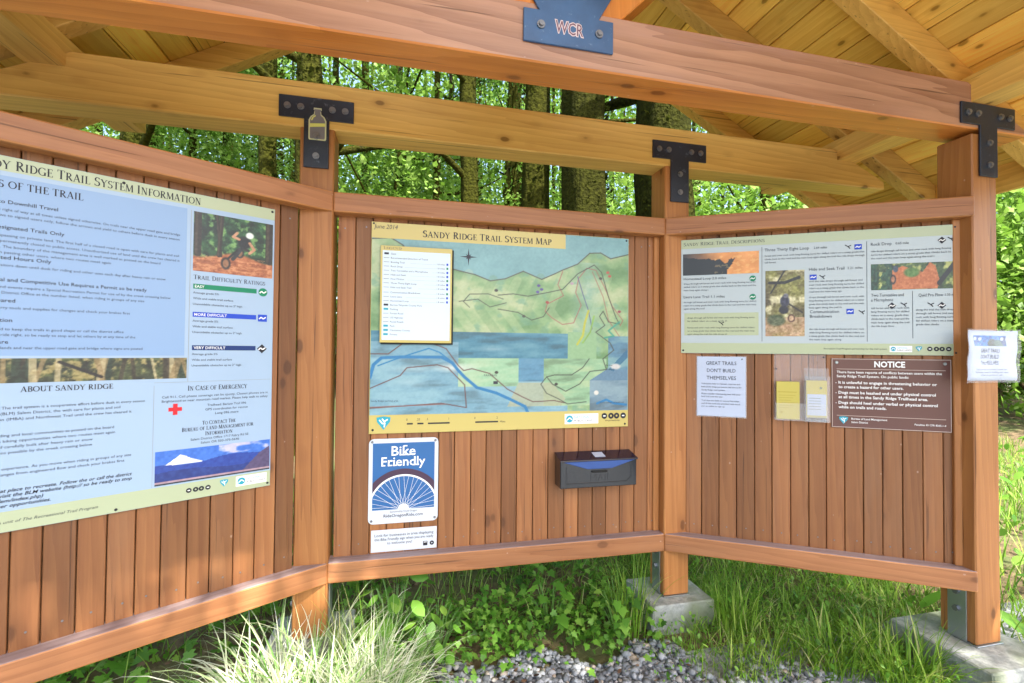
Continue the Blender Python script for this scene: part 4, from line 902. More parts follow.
sg = Sign('brochure_holder', 'clear acrylic brochure holder fixed to the right wall under the trail description sign', 'brochure holder', 'R', .507, -.324, .727, -.008, th=.004)
sg.board(M_ACR, name='back_plate')
b = MB(); a = sg.L(.507, -.324); c = sg.L(.727, -.180)
b.box((a[0], a[1], .030), (c[0], c[1]-.06, .033), bev=.0005); b.box((a[0], a[1], .004), (c[0], a[1]+.004, .030), bev=0); b.box((a[0], a[1]+.004, .004), (a[0]+.003, c[1]-.06, .030), bev=0); b.build('pocket', M_ACR, sg.o)
sg.screws([(.517, -.078), (.717, -.020)], .004, M_INK)
sg2 = Sign('yellow_booklet', 'yellow booklet standing in the left half of the clear brochure holder', 'booklet', 'R', .514, -.318, .612, -.138, off=BOFF+.010, th=.012)
sg2.board(M_YPAP, name='booklet_pages'); 
b = MB(); sg2.rect(b, .520, -.190, .600, -.186, .0008)
for i in range(6): sg2.rect(b, .525, -.205-i*.012, .595-.01*(i % 3), -.2025-i*.012, .0008)
a = sg2.L(.535, -.285); b.arc(a, 0, .006, 0, 6.2832, sg2.th+.0008, 0, 12); b.build('cover_print', ink('olive_ink', S(176, 158, 62)), sg2.o)
sg3 = Sign('leaflet_holder', 'small clear acrylic leaflet holder overlapping the right side of the brochure holder', 'leaflet holder', 'R', .632, -.325, .735, -.072, off=BOFF+.012, th=.003)
sg3.board(M_ACR, name='back_plate'); b = MB(); a = sg3.L(.632, -.325); c = sg3.L(.735, -.110)
b.box((a[0], a[1], .022), (c[0], c[1], .025), bev=.0005); b.box((a[0], a[1], .003), (a[0]+.003, c[1], .022), bev=0); b.box((c[0]-.003, a[1], .003), (c[0], c[1], .022), bev=0); b.box((a[0]+.003, a[1], .003), (c[0]-.003, a[1]+.012, .022), bev=0); b.build('pocket', M_ACR, sg3.o)
sg4 = Sign('yellow_leaflet', 'pale yellow leaflet with a white lower half inside the small clear leaflet holder', 'leaflet', 'R', .640, -.306, .726, -.130, off=BOFF+.017, th=.004)
sg4.board(M_YPAP, name='leaflet_sheets'); b = MB(); sg4.rect(b, .644, -.295, .722, -.195, .0006, 0); a = sg4.L(.700, -.165); b.arc(a, 0, .006, 0, 6.2832, sg4.th+.0008, 1, 12)
for i in range(5): sg4.rect(b, .650, -.215-i*.013, .700, -.2125-i*.013, .001, 1)
b.build('cover_print', [M_PAPER, ink('grey_green_ink', S(120, 130, 90))], sg4.o)

sg = Sign('brown_notice_sign', 'brown enamel notice sign with white writing on the right wall', 'notice sign', 'R', .748, -.348, 1.208, -.023, th=.003)
sg.board(M_BROWN)
b = MB(); 
for u0, v0, u1, v1 in ((.750, -.346, 1.206, -.3435), (.750, -.0275, 1.206, -.025), (.750, -.3435, .7525, -.0275), (1.2035, -.3435, 1.206, -.0275), (.770, -.0745, 1.186, -.0725), (.770, -.292, 1.186, -.290)): sg.rect(b, u0, v0, u1, v1, .0007)
b.build('border_print', ink('pale_line_ink', S(196, 176, 164)), sg.o)
rows = [(-.093, 'There have been reports of conflicts between users within the', .770, 1.172), (-.112, 'Sandy Ridge Trail System. On public lands:', .770, 1.050), (-.142, 'It is unlawful to engage in threatening behavior or', .777, 1.168), (-.163, 'to create a hazard for other users.', .777, 1.030), (-.189, 'Dogs must be leashed and under physical control', .777, 1.168), (-.210, 'at all times in the Sandy Ridge Trailhead area.', .777, 1.125), (-.236, 'Dogs should heel under verbal or physical control', .777, 1.168), (-.257, 'while on trails and roads.', .777, .965)]
sg.text('lettering', M_WINK, [(.978, -.062, .026, 'NOTICE', dict(al='C', width=.118, bold=.03))]+[(u0, v, .0125 if i > 1 else .0110, t_, dict(width=u1-u0, bold=.018 if i > 1 else .012)) for i, (v, t_, u0, u1) in enumerate(rows)]+[(.765, v, .010, '-', dict(bold=.02)) for v in (-.142, -.189, -.236)]+[(.828, -.308, .0085, 'Bureau of Land Management', dict(width=.14, bold=.01)), (.828, -.324, .0085, 'Salem District', dict(width=.065, bold=.01)), (1.186, -.322, .008, 'Penalties 43 CFR 8365.1-4', dict(al='R', width=.115, bold=.008))])
b = MB(); a = sg.L(.797, -.313); triangle_emblem(b, a[0], a[1], .036, sg.th+.001, 0, 1); b.build('agency_mark', [M_TEAL, M_WINK], sg.o); sg.screws([(.770, -.043), (1.184, -.043)], .0075, M_ZINC)

# flyer in a plastic sleeve on the right post
fl = thing('trail_flyer', 'white flyer with blue photo strip in a crinkled sleeve on the right end post', 'flyer', Matrix(((1, 0, 0, 2.467), (0, 0, -1, YC-.006), (0, 1, 0, H-.003), (0, 0, 0, 1))))
def bent(u0, v0, u1, v1, z, n=10):
    X, Y = np.meshgrid(np.linspace(u0, u1, n), np.linspace(v0, v1, n)); Z = z+.010*((X/.15)**2)*.6+.003*np.sin(X*40+Y*23)+.002*np.sin(Y*61)
    i = np.arange(n*n).reshape(n, n); Fq = np.stack([i[:-1, :-1], i[:-1, 1:], i[1:, 1:], i[1:, :-1]], -1).reshape(-1, 4)
    return np.stack([X, Y, Z], -1).reshape(-1, 3), Fq
V, Fq = bent(-.142, -.108, .140, .106, .002); o = link('flyer_sheet', raw_mesh('flyer_sheet', V, Fq, [M_PAPER], smooth=True), fl); so_ = o.modifiers.new('thickness', 'SOLIDIFY'); so_.thickness = .0006
V, Fq = bent(-.152, -.117, .154, .112, .0045); o = link('plastic_sleeve', raw_mesh('plastic_sleeve', V, Fq, [M_SLV], smooth=True), fl)
def onbent(me):
    for v in me.vertices: X, Y = v.co.x, v.co.y; v.co.z += .010*((X/.15)**2)*.6+.003*math.sin(X*40+Y*23)+.002*math.sin(Y*61)
p = Paint(40, 12, 60, 20); p.c[:] = (40, 120, 190); p.noise(120, .3, 3); p.ell(22, 9, 6, 6, (30, 60, 50)); p.ell(30, 9, 8, 5, (70, 100, 80)); p.ell(38, 6, 5, 6, (30, 70, 130)); o = p.build('photo_print', -.105, .040, .085, .085, .0030, fl); onbent(o.data)
b = MB()
for i, t_ in enumerate(('GREAT TRAILS', "DON'T BUILD", 'THEMSELVES')): sans(b, t_, -.014, .012-i*.026, .017, 'C', z=.0032, width=.10)
for i, (t_, w_) in enumerate((('Trail crew days are held each month here', .18), ('Volunteers wanted for building and repair', .19), ('of the trails you love to ride', .15))): sans(b, t_, -.01, -.064-i*.012, .0075, 'C', z=.0032, width=w_)
o = b.build('lettering', M_GREY, fl); onbent(o.data)

# bottle sticker on the left tee plate, lettering on the blue truss plate
st = thing('bottle_sticker', 'bottle shaped grey and yellow sticker on the left black tee plate', 'sticker', Matrix(((1, 0, 0, -.378), (0, 0, -1, D-.0095), (0, 1, 0, H+.965), (0, 0, 0, 1))))
def bottle(k, z, mb, mat=0):
    P = [(-.033, -.066), (.033, -.066), (.036, -.060), (.036, .020), (.028, .036), (.015, .046), (.013, .062), (.016, .064), (.016, .074), (-.016, .074), (-.016, .064), (-.013, .062), (-.015, .046), (-.028, .036), (-.036, .020), (-.036, -.060)]
    mb.poly([(x*k, y*(1-(1-k)*.5)) for x, y in P], z, mat); return mb
bottle(1, .0004, MB()).build('sticker_outline', plain('sticker_yellow', S(190, 192, 150), .5), st)
b = bottle(.84, .0008, MB(), 0); b.poly([(-.031, -.012), (.031, -.004), (.031, .010), (-.031, .004)], .0012, 1); b.stroke([(-.024, .018), (-.018, .032), (-.008, .040)], .005, .0013, 1); b.build('sticker_print', [plain('sticker_grey', S(112, 110, 112), .5), plain('sticker_lime', S(206, 208, 110), .5)], st)
b = MB(); sans(b, 'WCR', 0, 0, .042, 'C', z=.0004, width=.108, bold=.06, mat=0, rot=-.03); sans(b, 'WCR', 0, 0, .042, 'C', z=.0009, width=.100, bold=.004, mat=1, rot=-.03)
o = b.build('lettering', [plain('marker_white', S(222, 206, 206), .5), plain('marker_red', S(120, 80, 96), .5)], wplate, None)
o.matrix_parent_inverse = Matrix.Identity(4); o.matrix_local = Matrix.Translation((.536, YC-.0105, H+1.082)) @ Matrix(((1, 0, 0, 0), (0, 0, -1, 0), (0, 1, 0, 0), (0, 0, 0, 1)))

# ================================================================== GROUND
def grid_mesh(name, x0, x1, y0, y1, n, zf, mat, kind='structure'):
    X, Y = np.meshgrid(np.linspace(x0, x1, n), np.linspace(y0, y1, n)); Z = zf(X, Y)
    i = np.arange(n*n).reshape(n, n); Fq = np.stack([i[:-1, :-1], i[:-1, 1:], i[1:, 1:], i[1:, :-1]], -1).reshape(-1, 4)
    o = link(name, raw_mesh(name, np.stack([X, Y, Z], -1).reshape(-1, 3), Fq, [mat], smooth=True)); return tag(o, kind=kind)
def gz(x, y):
    """gentle terrain: flat around the kiosk, rising into the forest behind"""
    x = np.asarray(x, float); y = np.asarray(y, float)
    return np.clip(y-4.5, 0, 60)*.05+.05*(fbm(x*.5+9, y*.5+9, 51, 3)-.5)*np.clip((y-2.0)/2, 0, 1)
grid_mesh('ground', -90, 90, -40, 140, 260, lambda X, Y: gz(X, Y)-.004, M_SOIL)
near = grid_mesh('gravel_pad', -7, 6, -6, 1.94, 60, lambda X, Y: .004+.0*X, M_GRAVB)
# pale gravel path seen past the right post
Xs = []; pw = 1.3
for i in range(40):
    t = i/39; x = 2.5+t*34; y = 7.6+t*9+.8*math.sin(t*5); Xs += [(x, y-pw, float(gz(x, y-pw))+.02), (x, y+pw, float(gz(x, y+pw))+.02)]
me = raw_mesh('gravel_path', Xs, [[2*i, 2*i+2, 2*i+3, 2*i+1] for i in range(39)], [speck('pale_path_gravel', S(150, 146, 136), S(206, 202, 190), 30, .9)]); tag(link('gravel_path', me), kind='structure')

# crushed stone
ico = bmesh.new(); bmesh.ops.create_icosphere(ico, subdivisions=1, radius=1); IV = np.array([v.co[:] for v in ico.verts]); IF = np.array([[v.index for v in f.verts] for f in ico.faces]); ico.free()
def stones(name, pts, r0, r1, z0=0.0):
    n = len(pts); r = r0+(r1-r0)*np.random.rand(n)**2.2
    V = IV[None]*(1+.28*np.random.randn(n, 12, 1).clip(-1.3, 1.3))*r[:, None, None]*np.array([1, .85, .62])
    a = np.random.rand(n)*6.28; c, s_ = np.cos(a)[:, None], np.sin(a)[:, None]
    V = np.stack([V[..., 0]*c-V[..., 1]*s_, V[..., 0]*s_+V[..., 1]*c, V[..., 2]], -1)+np.concatenate([pts, (z0+r*.35+np.random.rand(n)*.012)[:, None]], 1)[:, None]
    Fq = (IF[None]+(np.arange(n)*12)[:, None, None]).reshape(-1, 3)
    t = np.repeat(np.random.rand(n), 12)
    o = link(name, raw_mesh(name, V.reshape(-1, 3), Fq, [M_STONE], None, {'tint': ('FLOAT', 'POINT', t)})); return tag(o, kind='stuff', label='grey crushed stone at the foot of the kiosk')
n = 15000; P = np.stack([np.random.uniform(-.8, 2.5, n), np.random.uniform(1.35, 2.16, n)], 1)
edge = 2.03+.05*np.sin(P[:, 0]*5)+.06*np.sin(P[:, 0]*13); edge = np.where(P[:, 0] > 1.25, edge-.22-.22*np.clip((P[:, 0]-1.25)/1.0, 0, 1), edge); edge = np.where(P[:, 0] < .05, edge-.2, edge)
P = P[(P[:, 1] < edge) & (P[:, 0] > .10+.07*np.sin(P[:, 1]*17)) & (P[:, 0] < 1.80+.08*np.sin(P[:, 1]*19))]; stones('crushed_stone', P, .008, .022)

# ================================================================== PLANTS
def blades(n, px, py, pz, h, wd, lean, az, curl=1.0, seg=4):
    """n tapered bent strips: arrays px,py,pz (root), h (length), wd, lean (0..1.5 rad at the tip), az"""
    t = np.linspace(0, 1, seg+1)[None]; ang = (lean[:, None]*(.25+.75*t**curl))
    dl = h[:, None]/seg; hor = np.concatenate([np.zeros((n, 1)), np.cumsum(np.sin(ang[:, 1:])*dl, 1)], 1); ver = np.concatenate([np.zeros((n, 1)), np.cumsum(np.cos(ang[:, 1:])*dl, 1)], 1)
    x = px[:, None]+hor*np.cos(az)[:, None]; y = py[:, None]+hor*np.sin(az)[:, None]; z = pz[:, None]+ver
    w_ = wd[:, None]*.5*(1-t**1.6*.93); sx = -np.sin(az+.5*np.random.randn(n))[:, None]*w_; sy = np.cos(az+.5*np.random.randn(n))[:, None]*w_
    V = np.stack([np.stack([x-sx, y-sy, z], -1), np.stack([x+sx, y+sy, z], -1)], 2).reshape(n, -1, 3)
    k = np.arange(seg)*2; f = np.stack([k, k+1, k+3, k+2], -1)
    return V.reshape(-1, 3), (f[None]+(np.arange(n)*2*(seg+1))[:, None, None]).reshape(-1, 4), 2*(seg+1)
def ru(a, b_, n): return np.random.uniform(a, b_, n)
def grass_obj(name, px, py, hmin, hmax, mat, wd=(.003, .007), lean=(.2, 1.2), z=None, root=None):
    n = len(px); h = ru(hmin, hmax, n); zz = gz(px, py) if z is None else np.full(n, z)
    V, Fq, k = blades(n, px, py, zz, h, ru(*wd, n), ru(*lean, n), ru(0, 6.283, n))
    t = np.repeat(np.random.rand(n), k)
    return link(name, raw_mesh(name, V, Fq, [mat], None, {'tint': ('FLOAT', 'POINT', t)}))
def clumped(n, x0, x1, y0, y1, nc, sd):
    cx = ru(x0, x1, nc); cy = ru(y0, y1, nc); i = np.random.randint(0, nc, n); return cx[i]+sd*np.random.randn(n), cy[i]+sd*np.random.randn(n)
def ok_spot(x, y):
    inB = (x > XB-.11) & (x < XB+.25) & (y > D-.08) & (y < D+.23); inC = (x > XC-.15) & (x < XC+.25) & (y > YC-.15) & (y < YC+.27)
    inA = (x > XA-.25) & (x < XA+.11) & (y > D-.08) & (y < D+.23); return ~(inA | inB | inC)
# short grass on the right and behind
x, y = clumped(9500, 1.30, 2.9, 1.70, 3.8, 190, .10); m = ok_spot(x, y) & (y > 1.62); tag(grass_obj('grass', x[m], y[m], .05, .17, M_GRASS, (.003, .008), (.4, 1.8)), 'green grass growing through the gap under the right wall', kind='stuff')
x, y = clumped(4200, -1.8, 1.4, 2.3, 4.6, 120, .12); m = ok_spot(x, y); tag(grass_obj('grass', x[m], y[m], .05, .20, M_GRASS, (.003, .007)), 'thin grass in the shade behind the middle wall', kind='stuff')
x, y = clumped(16000, 2.7, 9, 1.0, 9.0, 260, .25); m = ok_spot(x, y); tag(grass_obj('grass', x[m], y[m], .08, .34, M_GRASS, (.005, .012)), 'sunlit grass to the right of the kiosk', kind='stuff')
x, y = clumped(800, 1.2, 2.3, 1.62, 2.0, 40, .05); m = ok_spot(x, y); tag(grass_obj('grass', x[m], y[m], .05, .14, M_GRASS, (.002, .005)), 'short grass along the edge of the crushed stone', kind='stuff')

LOBE = np.array([(0, 0), (.16, -.16), (.46, -.10), (.34, .14), (.62, .34), (.34, .42), (.24, .62), (0, 1.0), (-.24, .62), (-.34, .42), (-.62, .34), (-.34, .14), (-.46, -.10), (-.16, -.16)])
OVAL = np.array([(0, 0), (.20, .16), (.30, .42), (.22, .74), (0, 1.0), (-.22, .74), (-.30, .42), (-.20, .16)])
def leaves(P, size, shape, up=.5, az=None, tilt=None, droop=.15):
    """n flat-lobed leaves as fans; P (n,3)"""
    n = len(P); m = len(shape); az = ru(0, 6.283, n) if az is None else az; tilt = np.abs(np.random.randn(n))*.45+.15 if tilt is None else tilt
    X = shape[:, 0][None]*size[:, None]; Y = shape[:, 1][None]*size[:, None]; Z = -np.abs(X)*droop-(Y**2)/size[:, None]*.18
    roll = np.random.randn(n)[:, None]*.35
    X, Z = X*np.cos(roll)-Z*np.sin(roll), X*np.sin(roll)+Z*np.cos(roll)
    ct, st_ = np.cos(tilt)[:, None], np.sin(tilt)[:, None]; Y, Z = Y*ct+Z*st_, Z*ct-Y*st_
    c, s_ = np.cos(az)[:, None], np.sin(az)[:, None]; X, Y = X*c-Y*s_, X*s_+Y*c
    V = np.stack([X+P[:, 0:1], Y+P[:, 1:2], Z+P[:, 2:3]], -1); cen = V.mean(1, keepdims=True); cen[..., 2] += .04*size[:, None]
    V = np.concatenate([V, cen], 1); k = np.arange(m); f = np.stack([k, (k+1) % m, np.full(m, m)], -1)
    return V.reshape(-1, 3), (f[None]+(np.arange(n)*(m+1))[:, None, None]).reshape(-1, 3), m+1
def leaf_obj(name, P, size, shape, mat, parent=None, **k):
    V, Fq, m = leaves(P, size, shape, **k); t = np.repeat(np.clip(np.random.rand(len(P))*.8+.1*np.random.randn(len(P))+.1, 0, 1), m)
    return link(name, raw_mesh(name, V, Fq, [mat], None, {'tint': ('FLOAT', 'POINT', t)}), parent)
def cover(n, x0, x1, y0, y1, nc, sd, hmax, smin, smax, shape, label):
    x, y = clumped(n, x0, x1, y0, y1, nc, sd); m = ok_spot(x, y); x, y = x[m], y[m]
    P = np.stack([x, y, gz(x, y)+.015+hmax*np.random.rand(len(x))**1.5], 1); tag(leaf_obj('ground_cover', P, ru(smin, smax, len(x)), shape, M_COVER), label, kind='stuff')
cover(2000, -.2, 1.25, 2.0, 2.42, 90, .07, .12, .012, .036, LOBE, 'small lobed ground cover along the crushed stone under the middle wall')
cover(520, -.3, 1.3, 2.3, 3.3, 22, .10, .12, .02, .05, LOBE, 'lobed ground cover in the shade under the middle wall')
cover(2200, 1.1, 2.5, 1.68, 2.9, 90, .09, .11, .010, .030, OVAL, 'small round leaved ground cover among the grass under the right wall')
cover(700, -1.9, -.2, 2.2, 3.4, 30, .14, .08, .03, .07, LOBE, 'sparse ground cover behind the left wall')
cover(2600, 2.7, 8, 1.2, 8, 90, .3, .4, .04, .11, OVAL, 'leafy ground cover to the right of the kiosk')
cover(1500, -.9, .12, 1.45, 2.1, 50, .07, .10, .010, .032, OVAL, 'low weeds between the straw coloured tuft and the crushed stone')
cover(1300, 1.72, 2.6, 1.30, 1.75, 50, .07, .10, .010, .030, OVAL, 'low weeds on the right edge of the crushed stone')
# leaf litter behind the walls
x, y = ru(-2, 2.6, 2600), ru(2.2, 4.6, 2600); P = np.stack([x, y, gz(x, y)+.004+.012*np.random.rand(2600)], 1)
M_LIT = tinted('dead_leaves', [(0, S(44, 32, 26)), (.6, S(104, 78, 58)), (1, S(150, 126, 104))], .8); o = leaf_obj('leaf_litter', P, ru(.015, .045, 2600), OVAL, M_LIT, tilt=ru(-.2, .3, 2600)); tag(o, 'brown leaf litter behind the kiosk', kind='stuff')

x, y = ru(-.6, 2.3, 170), ru(1.4, 2.1, 170); P = np.stack([x, y, .022+.012*np.random.rand(170)], 1); o = leaf_obj('leaf_litter', P, ru(.012, .034, 170), OVAL, M_LIT, tilt=ru(-.2, .4, 170)); tag(o, 'scattered dead leaves on the crushed stone', kind='stuff')
# the bleached tuft and green tufts
def tuft(name, x, y, n, hmin, hmax, mat, label, cat='grass tuft', rad=.10, wd=(.003, .007), lean=(.3, 1.9), z=None, group=None, stalks=0):
    a = ru(0, 6.283, n); r_ = rad*np.sqrt(np.random.rand(n)); px, py = r_*np.cos(a), r_*np.sin(a)
    V, Fq, k = blades(n, px, py, np.zeros(n), ru(hmin, hmax, n), ru(*wd, n), ru(*lean, n), a+.9*np.random.randn(n), 2.0, 7)
    o = link(name, raw_mesh(name, V, Fq, [mat], None, {'tint': ('FLOAT', 'POINT', np.repeat(np.random.rand(n), k))}))
    o.location = (x, y, float(gz(x, y)) if z is None else z); return tag(o, label, cat, group)
tuft('grass_tuft', -.36, 1.78, 1150, .26, .54, M_STRAW, 'big bleached straw coloured grass tuft drooping in the sun below the left wall', rad=.24, wd=(.004, .010), lean=(1.3, 3.5))
tuft('grass_tuft', -.08, 1.80, 380, .22, .46, M_STRAW, 'smaller bleached tuft spilling onto the crushed stone, right of the biggest straw tuft', rad=.10, wd=(.003, .006), lean=(.6, 2.3))
tuft('grass_tuft', -.18, 2.05, 70, .2, .40, M_GRASS, 'tall thin green blades just behind the straw coloured tuft', rad=.08, lean=(.1, .9))
tuft('grass_tuft', 1.12, 2.16, 80, .22, .46, M_GRASS, 'tall green blades leaning against the left side of the middle footing', rad=.10, lean=(.1, 1.3), wd=(.004, .009))
tuft('grass_tuft', 1.62, 2.06, 130, .15, .32, M_GRASS, 'arching green tuft beside the right side of the middle footing', rad=.10, lean=(.2, 1.5), wd=(.004, .009))
tuft('grass_tuft', 2.06, 1.56, 260, .14, .31, M_GRASS, 'big fresh green tuft arching over the crushed stone before the far right footing', rad=.14, lean=(.4, 2.0), wd=(.004, .009))
tuft('grass_tuft', 1.86, 1.72, 170, .12, .26, M_GRASS, 'green tuft left of the big fresh tuft near the far right footing', rad=.12, lean=(.4, 1.9), wd=(.003, .008))

def leafy_plant(x, y, n, h, size, shape, label, cat='plant', mat=None, spread=.16):
    t = thing('leafy_plant', label, cat, Matrix.Translation((x, y, float(gz(x, y)))))
    a = np.linspace(0, 6.283*2.4, n)+.5*np.random.randn(n); r_ = spread*np.sqrt(np.linspace(.1, 1, n)); hh = h*(1-.6*np.linspace(0, 1, n)**1.5)*ru(.8, 1.1, n)
    tip = np.stack([r_*np.cos(a), r_*np.sin(a), hh], 1)
    leaf_obj('leaf_blades', tip, size*ru(.7, 1.25, n), shape, mat or M_COVER, t, az=a-math.pi/2, tilt=ru(.1, .7, n))
    V = []; Fq = []
    for p in tip:
        b0 = np.array([p[0]*.1, p[1]*.1, 0]); m_ = (b0+p)/2+np.array([p[0]*.1, p[1]*.1, .25*p[2]])
        for (s0, s1) in ((b0, m_), (m_, p)):
            k = len(V); 
            for q_ in (s0, s1):
                for j in range(3): V.append(q_+.0022*np.array([math.cos(j*2.094), math.sin(j*2.094), 0]))
            for j in range(3): Fq.append([k+j, k+(j+1) % 3, k+3+(j+1) % 3, k+3+j])
    link('stems', raw_mesh('stems', np.array(V), Fq, [plain('green_stem', G(.10, .22, .04), .5)]), t)
leafy_plant(-.02, 2.22, 30, .34, .075, OVAL, 'broad leaved plant rising under the left end of the middle wall', spread=.18)
leafy_plant(.16, 2.14, 28, .24, .060, OVAL, 'low leafy plant right of the plant at the left end of the middle wall', spread=.16)
leafy_plant(.72, 2.24, 16, .24, .06, LOBE, 'small dark green plant under the centre of the middle wall', spread=.13)
leafy_plant(1.03, 2.12, 26, .24, .045, LOBE, 'bright lobed plant left of the middle footing', spread=.16)
leafy_plant(2.80, 1.86, 8, .22, .15, OVAL, 'low plant with big smooth leaves just right of the far right post', spread=.16)
leafy_plant(3.45, 2.7, 14, .4, .13, OVAL, 'big leaved plant further back right of the far right post', spread=.3)

# ================================================================== TREES
def trunk_mesh(h, r, lean=(0, 0), n=20, m=36, flare=.35, seed=0):
    rs = np.random.RandomState(seed); t = np.linspace(0, 1, m)[:, None]; a = np.linspace(0, 2*np.pi, n, endpoint=False)[None]
    R = r*(1-.62*t)+r*flare*np.exp(-t*h/.5); R = R*(1+.07*np.sin(a*5+rs.rand()*6+t*3)+.05*np.sin(a*9+t*14)+.05*rs.randn(m, n))
    cx = lean[0]*t*h+.06*np.sin(t*5+rs.rand()*6); cy = lean[1]*t*h+.06*np.sin(t*4+rs.rand()*6)
    V = np.stack([cx+R*np.cos(a), cy+R*np.sin(a), t*h+0*a], -1).reshape(-1, 3)
    i = np.arange(m*n).reshape(m, n); Fq = np.stack([i[:-1], np.roll(i[:-1], -1, 1), np.roll(i[1:], -1, 1), i[1:]], -1).reshape(-1, 4)
    return V, Fq
def limb(V, Fq, p0, p1, r0, r1, sag=.0, n=6, k=7):
    base = len(V); p0 = np.array(p0); p1 = np.array(p1); d = p1-p0; d = d/np.linalg.norm(d); u = np.cross(d, [0, 0, 1.0]); u /= (np.linalg.norm(u)+1e-9); v = np.cross(d, u); R = []
    for i in range(k):
        t = i/(k-1); c = p0+(p1-p0)*t+np.array([0, 0, -sag*4*t*(1-t)]); rr = r0+(r1-r0)*t
        for j in range(n): R.append(c+rr*(math.cos(j*6.283/n)*u+math.sin(j*6.283/n)*v))
    f = [[base+i*n+j, base+i*n+(j+1) % n, base+(i+1)*n+(j+1) % n, base+(i+1)*n+j] for i in range(k-1) for j in range(n)]
    return np.vstack([V, R]), np.vstack([Fq, f])
QUAD = np.array([(0, 0), (.34, .45), (0, 1.0), (-.34, .45)])
def crown_mesh(name, n, nc, rx, rz, zc, leaf, mat, seed=0, layered=False, hollow=.25):
    rs = np.random.RandomState(seed); d = rs.randn(nc, 3); d /= np.linalg.norm(d, axis=1)[:, None]; rr = (hollow+(1-hollow)*rs.rand(nc))[:, None]
    cc = d*rr*np.array([rx, rx, rz])+np.array([0, 0, zc]); cs = .16*rx*(.6+rs.rand(nc)); bt = rs.rand(nc)
    i = rs.randint(0, nc, n); off = rs.randn(n, 3)*cs[i][:, None]*np.array([1.25, 1.25, .45 if layered else .75])
    P = cc[i]+off; sz = leaf*(.6+.8*rs.rand(n)); az = rs.rand(n)*6.283; tilt = rs.randn(n)*.55+.35
    X = QUAD[:, 0][None]*sz[:, None]; Y = QUAD[:, 1][None]*sz[:, None]; Z = np.abs(X)*-.25; ro = rs.randn(n)[:, None]*.6
    X, Z = X*np.cos(ro)-Z*np.sin(ro), X*np.sin(ro)+Z*np.cos(ro); ct, st_ = np.cos(tilt)[:, None], np.sin(tilt)[:, None]; Y, Z = Y*ct+Z*st_, Z*ct-Y*st_
    c, s_ = np.cos(az)[:, None], np.sin(az)[:, None]; X, Y = X*c-Y*s_, X*s_+Y*c
    V = np.stack([X+P[:, 0:1], Y+P[:, 1:2], Z+P[:, 2:3]], -1).reshape(-1, 3)
    f = np.array([[0, 1, 2], [0, 2, 3]]); Fq = (f[None]+(np.arange(n)*4)[:, None, None]).reshape(-1, 3)
    t = np.repeat(np.clip(.55*bt[i]+.45*rs.rand(n), 0, 1), 4)
    return raw_mesh(name, V, Fq, [mat], None, {'tint': ('FLOAT', 'POINT', t)})
CR = {'maple': [crown_mesh('maple_crown', 15000, 90, 2.8, 3.0, 9.2, .085, M_LEAF, s_, True) for s_ in (1, 2)],
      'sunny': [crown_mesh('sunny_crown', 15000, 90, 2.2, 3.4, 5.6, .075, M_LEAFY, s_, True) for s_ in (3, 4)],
      'fir': [crown_mesh('fir_crown', 14000, 90, 2.4, 3.6, 10.2, .08, M_LEAFD, s_, True) for s_ in (5, 6)],
      'sapling': [crown_mesh('sapling_crown', 5000, 40, 1.1, 1.5, 2.8, .065, M_LEAFY, s_, True) for s_ in (7, 8)],
      'dense': [crown_mesh('dense_shade_crown', 13000, 80, 2.1, 1.8, 6.6, .11, M_LEAF, s_, True) for s_ in (13, 14)],
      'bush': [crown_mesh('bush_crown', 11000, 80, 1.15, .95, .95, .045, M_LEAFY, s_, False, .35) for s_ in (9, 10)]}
nt_ = [0]
def at_px(px, d):
    v = fw*F+rt*(px-512); k = d/math.hypot(v.x, v.y); return v.x*k, v.y*k
def tree(name, cat, label, x, y, h, r, bk, kind, k=1.0, lean=(0, 0), limbs=5, group=None, rz=None):
    nt_[0] += 1; rs = random.Random(nt_[0]); t = thing(name, label, cat, Matrix.Translation((x, y, float(gz(x, y))-.05)), group)
    V, Fq = trunk_mesh(h, r, lean, seed=nt_[0])
    for i in range(limbs):
        z = h*rs.uniform(.28, .85); a = rs.uniform(0, 6.28); L_ = rs.uniform(.9, 2.2)*k
        V, Fq = limb(V, Fq, (lean[0]*z, lean[1]*z, z), (lean[0]*z+L_*math.cos(a), lean[1]*z+L_*math.sin(a), z+L_*rs.uniform(.1, .7)), r*.28+.01, .012, rs.uniform(-.1, .2))
    link('trunk', raw_mesh('trunk', V, Fq, [bk], smooth=True), t)
    if r > .14 and kind in ('fir', 'maple'):
        q_ = np.random.RandomState(nt_[0]); n = 2600; zz = 1+q_.rand(n)*7; aa = q_.rand(n)*6.283; m = (fbm(aa*1.3+nt_[0], zz*1.1, 70+nt_[0], 3) > .40); zz, aa = zz[m], aa[m]; n = len(zz)
        rr = r*(1-.62*zz/h)*.99; P = np.stack([rr*np.cos(aa)+lean[0]*zz, rr*np.sin(aa)+lean[1]*zz, zz], 1)
        leaf_obj('moss', P, .03+.05*q_.rand(n), QUAD, M_MOSS, t, az=aa-math.pi/2+.5*q_.randn(n), tilt=-.5-.5*q_.rand(n))
    c = link('crown', CR[kind][nt_[0] % 2], t); c.rotation_euler.z = rs.uniform(0, 6.28) if rz is None else rz; c.scale = (k, k, k*h/9 if kind in ('maple', 'fir') else k)
    c.location = (lean[0]*h*.6, lean[1]*h*.6, 0); return t
GT = 'forest trees behind the kiosk'
